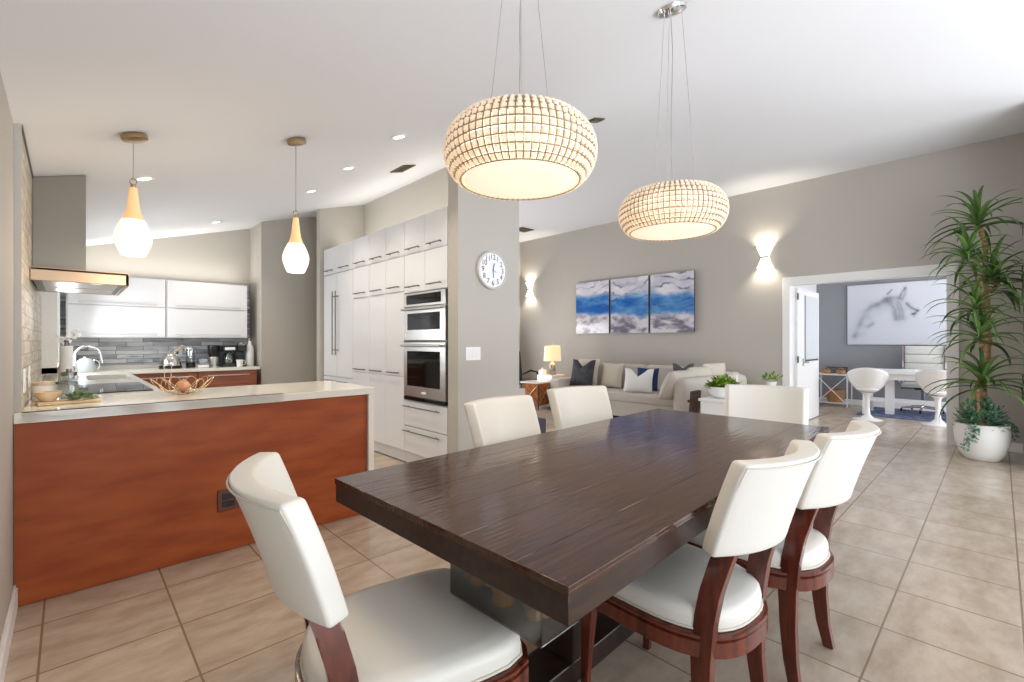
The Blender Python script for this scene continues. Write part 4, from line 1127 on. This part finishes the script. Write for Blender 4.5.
MB().lathe([(.018, .022), (.04, .022), (.04, .30), (.018, .30)], n=28).build('roll', 'paper', pr)
oh = thing('orchid_vase', 'white orchid blossoms in a slim vase behind the paper towel roll', 'flowers', (-.03, 5.34, ZW))
MB().lathe([(0, 0), (.035, 0), (.04, .1), (.02, .2), (.024, .22), (.018, .22), (0, .05)], n=20).build('vase', 'ceramic', oh)
MB().tube(smooth([Vector((0, 0, .15)), Vector((.02, -.02, .32)), Vector((.07, -.04, .40))]), .003, 6).build('stem', 'herb', oh)
rnd = random.Random(4); pts = []
for c in ((.03, -.03, .36), (.06, -.03, .39), (.085, -.05, .41), (0, .0, .345), (-.03, .01, .355)):
    for k in range(5):
        a = 2*pi*k/5+rnd.random()
        pts.append((Vector(c), Vector((cos(a)*.5, -.5, sin(a))), 1.))
leaf_mesh(pts, .045, .018, .1).build('blossoms', 'petal', oh)
fc = thing('kitchen_faucet', 'chrome gooseneck faucet arching over the sink', 'faucet', (.04, 5.85, ZW))
MB().tube([(0, 0, 0), (0, 0, .2)]+[(.09-.09*cos(a), 0, .2+.09*sin(a)) for a in [pi*k/14 for k in range(1, 13)]]+[(.19, 0, .13)], .012, 10).lathe([(0, 0), (.026, 0), (.024, .02), (.013, .03), (0, .03)], n=18).build('spout', 'chrome', fc)
MB().tube([(0, -.02, .05), (.0, -.05, .06), (.01, -.1, .1)], .007, 8).build('lever', 'chrome', fc)
kt = thing('kettle', 'pale grey rounded kettle in the back corner of the worktop', 'kettle', (.13, 6.85, ZW)); kt.scale = (.78,)*3
MB().lathe([(0, 0), (.1, 0), (.11, .015), (.108, .08), (.09, .15), (.06, .185), (.02, .195), (.02, .215), (0, .22)], n=28).build('body', M('kettle_grey', (172, 178, 182), .3), kt)
MB().tube([(.09, 0, .15)]+[(.09+.06*sin(a), 0, .10+.07*cos(a)) for a in [pi*k/10 for k in range(11)]], .01, 8).build('handle', 'chrome', kt)
MB().tube([(-.09, 0, .08), (-.14, 0, .14), (-.165, 0, .18)], [.022, .015, .012], 10).build('spout', 'chrome', kt)
# fruit basket with banana hook
fb = thing('fruit_basket', 'looped gold wire fruit basket with a tall hook on the peninsula worktop', 'basket', (.53, 3.62, ZW)); fb.scale = (.8, .8, .9)
m = MB()
for k in range(11):
    a = 2*pi*k/11
    M4 = Matrix.Rotation(a, 4, 'Z')
    pts = []
    for q in range(25):
        th = 2*pi*q/24
        l = .085+.075*cos(th); w = .055*sin(th)
        r = .052+l; z = .004+.11*(max(0, l)/.16)**1.7
        pts.append(M4 @ Vector((r, w, z)))
    m.tube(pts, .0028, 6, cap=False)
m.tube([(.04*cos(q), .04*sin(q), .004) for q in [2*pi*i/24 for i in range(25)]], .003, 6)
m.build('wire_bowl', 'goldwire', fb)
MB().tube(smooth([Vector((-.1, .1, .06)), Vector((-.11, .11, .2)), Vector((-.09, .1, .27)), Vector((-.02, .02, .34)), Vector((.02, -.0, .335)), Vector((.01, -.01, .31))]), .003, 6).tube(smooth([Vector((-.075, .06, .04)), Vector((-.065, .055, .2)), Vector((-.05, .04, .28)), Vector((.0, .01, .338))]), .003, 6).build('banana_hook', 'goldwire', fb)
on = tag(MB().sphere((0, 0, 0), .042, (1, 1, .88), 18, 12).tube([(0, 0, .034), (.004, 0, .052)], [.008, .003], 8).build('onion', 'garlic'), 'brown onion lying in the wire fruit basket', 'onion')
on.location = (.53, 3.62, ZW+.046)
# appliances along the back wall
def at(n, lb, cat, x, y): return thing(n, lb, cat, (x, y, ZW))
t = at('toaster', 'round chrome toaster on the back worktop beside the outlet', 'toaster', .92, 7.16)
MB().lathe([(0, .012), (.11, .012), (.115, .03), (.11, .11), (.085, .145), (.05, .155), (.05, .175), (0, .18)], n=28).build('body', 'chrome', t)
MB().lathe([(0, 0), (.118, 0), (.118, .035), (.0, .035)], n=28).build('base', 'black', t)
t = at('glass_canister', 'tall clear canister with a black base on the back worktop', 'canister', 1.135, 7.2)
MB().lathe([(.05, .07), (.05, .235), (.047, .235), (.047, .07)], n=24).build('body', 'glass', t)
MB().lathe([(0, 0), (.052, 0), (.052, .068), (0, .068)], n=24).build('base', 'black', t)
MB().lathe([(0, .236), (.055, .236), (.055, .255), (0, .255)], n=24).build('lid', 'steel', t)
t = at('glass_dish', 'small covered glass dish beside the coffee grinder', 'dish', 1.255, 7.12)
MB().b(-.06, .06, -.05, .05, .0, .035, .006).build('base', 'ceramic', t)
MB().b(-.055, .055, -.045, .045, .036, .115, .01).build('cover', 'acrylic', t)
t = at('coffee_grinder', 'black and silver coffee grinder left of the coffee makers', 'coffee grinder', 1.385, 7.17)
MB().lathe([(0, 0), (.07, 0), (.07, .015), (.055, .02), (.055, .13), (0, .13)], n=24).build('body', 'steel', t)
MB().lathe([(.056, .131), (.06, .16), (.068, .175), (.068, .28), (.06, .285), (0, .285)], n=24).build('hopper', 'black', t)
def coffee_maker(x, lb, w):
    t = at('coffee_maker', lb, 'coffee maker', x, 7.2)
    MB().b(-w/2, w/2, -.12, .1, 0, .035, .006).b(-w/2, w/2, .02, .1, .035, .27, .006).b(-w/2, w/2, -.12, .1, .2, .275, .01).build('body', 'black', t)
    return t
t = coffee_maker(1.555, 'black drip coffee maker with a glass carafe', .17)
MB().lathe([(0, .037), (.05, .037), (.062, .08), (.058, .13), (.04, .16), (.044, .175), (.04, .175), (.036, .16), (.05, .13), (.055, .08), (.045, .045), (0, .045)], (0, -.055, 0), 24).build('carafe', 'glass', t)
MB().tube([(.05, -.06, .15), (.095, -.09, .14), (.095, -.09, .08), (.058, -.06, .07)], .008, 8).build('handle', 'black', t)
MB().b(-.06, .06, -.122, -.12, .22, .255).build('front_plate', 'steel', t)
t = coffee_maker(1.70, 'black single-cup coffee maker with a chrome top, next to the white bottle', .11)
MB().lathe([(0, .276), (.04, .276), (.045, .30), (.03, .32), (0, .322)], (0, -.03, 0), 20).build('top_cap', 'chrome', t)
mg = thing('coffee_mug', 'white mug standing in front of the coffee makers', 'mug', (1.655, 7.02, ZW))
MB().lathe([(0, 0), (.034, 0), (.042, .09), (.038, .09), (.03, .01), (0, .01)], n=24).build('body', 'ceramic', mg)
MB().tube([(.038, 0, .075), (.068, 0, .07), (.07, 0, .03), (.037, 0, .02)], .006, 8).build('handle', 'ceramic', mg)
bt = thing('white_bottle', 'tall white bottle at the end of the back worktop', 'bottle', (1.81, 7.15, ZW))
MB().lathe([(0, 0), (.045, 0), (.048, .01), (.048, .22), (.04, .26), (.02, .3), (.018, .34), (0, .34)], n=24).build('body', 'bottle', bt)
MB().lathe([(0, .341), (.019, .341), (.019, .38), (0, .38)], n=16).build('cap', 'dsteel', bt)

# ------------------------------------------------------------------ daylight, added fill lights and camera
w = bpy.data.worlds.new('daylight'); S.world = w; w.use_nodes = True
bg = w.node_tree.nodes['Background']; bg.inputs['Color'].default_value = (.90, .95, 1, 1); bg.inputs['Strength'].default_value = 1.0
light('AREA', (3.0, -1.4, 1.3), 26, (240, 246, 255), 5.6, 2.4, aim=(0, 1, .0))          # added soft fill from the unseen side, left open without glazing
light('AREA', (3.0, -2.6, .12), 450, (243, 248, 255), 8.0, 3.2, aim=(0, .5, .86))         # added upward fill beyond the open side, to brighten the ceiling
light('AREA', (5.4, 7.75, 1.35), 95, (248, 250, 255), 2.6, 2.2, aim=(0, -1, .25))        # added fill at the hidden end of the living room, solid wall behind
light('AREA', (9.6, -2.9, 1.5), 150, (242, 246, 255), 2.4, 2.0, aim=(0, 1, 0))            # added fill for the office, out of view by its right wall
light('AREA', (-.21, 6.3, 1.4), 24, (248, 250, 255), 1.3, .75, aim=(1, -.45, -.1))        # sink window
light('AREA', (.9, 7.3, 2.06), 5, (255, 250, 240), 1.7, .12).rotation_euler = (pi, 0, 0)  # strip light on top of the wall cabinets
light('AREA', (2.82, 4.9, 2.53), 6.5, (255, 250, 240), .2, 2.7).rotation_euler = (pi, 0, 0)   # strip light on top of the tall cabinets
cam = bpy.data.cameras.new('camera'); co = bpy.data.objects.new('camera', cam); COL.objects.link(co)
cam.sensor_width = 36; cam.lens = 36*465/1024; cam.clip_start = .02
co.location = (0, 0, 1.26); co.rotation_euler = (pi/2, 0, -(pi/2-YAW))
S.camera = co
S.view_settings.view_transform = 'Standard'; S.view_settings.look = 'None'; S.view_settings.gamma = 1; S.view_settings.use_curve_mapping = False
S.view_settings.exposure = 0.28
S.cycles.use_denoising = True; S.cycles.max_bounces = 8; S.cycles.diffuse_bounces = 5; S.cycles.transparent_max_bounces = 8
S.cycles.sample_clamp_indirect = 6; S.cycles.caustics_reflective = False; S.cycles.caustics_refractive = False
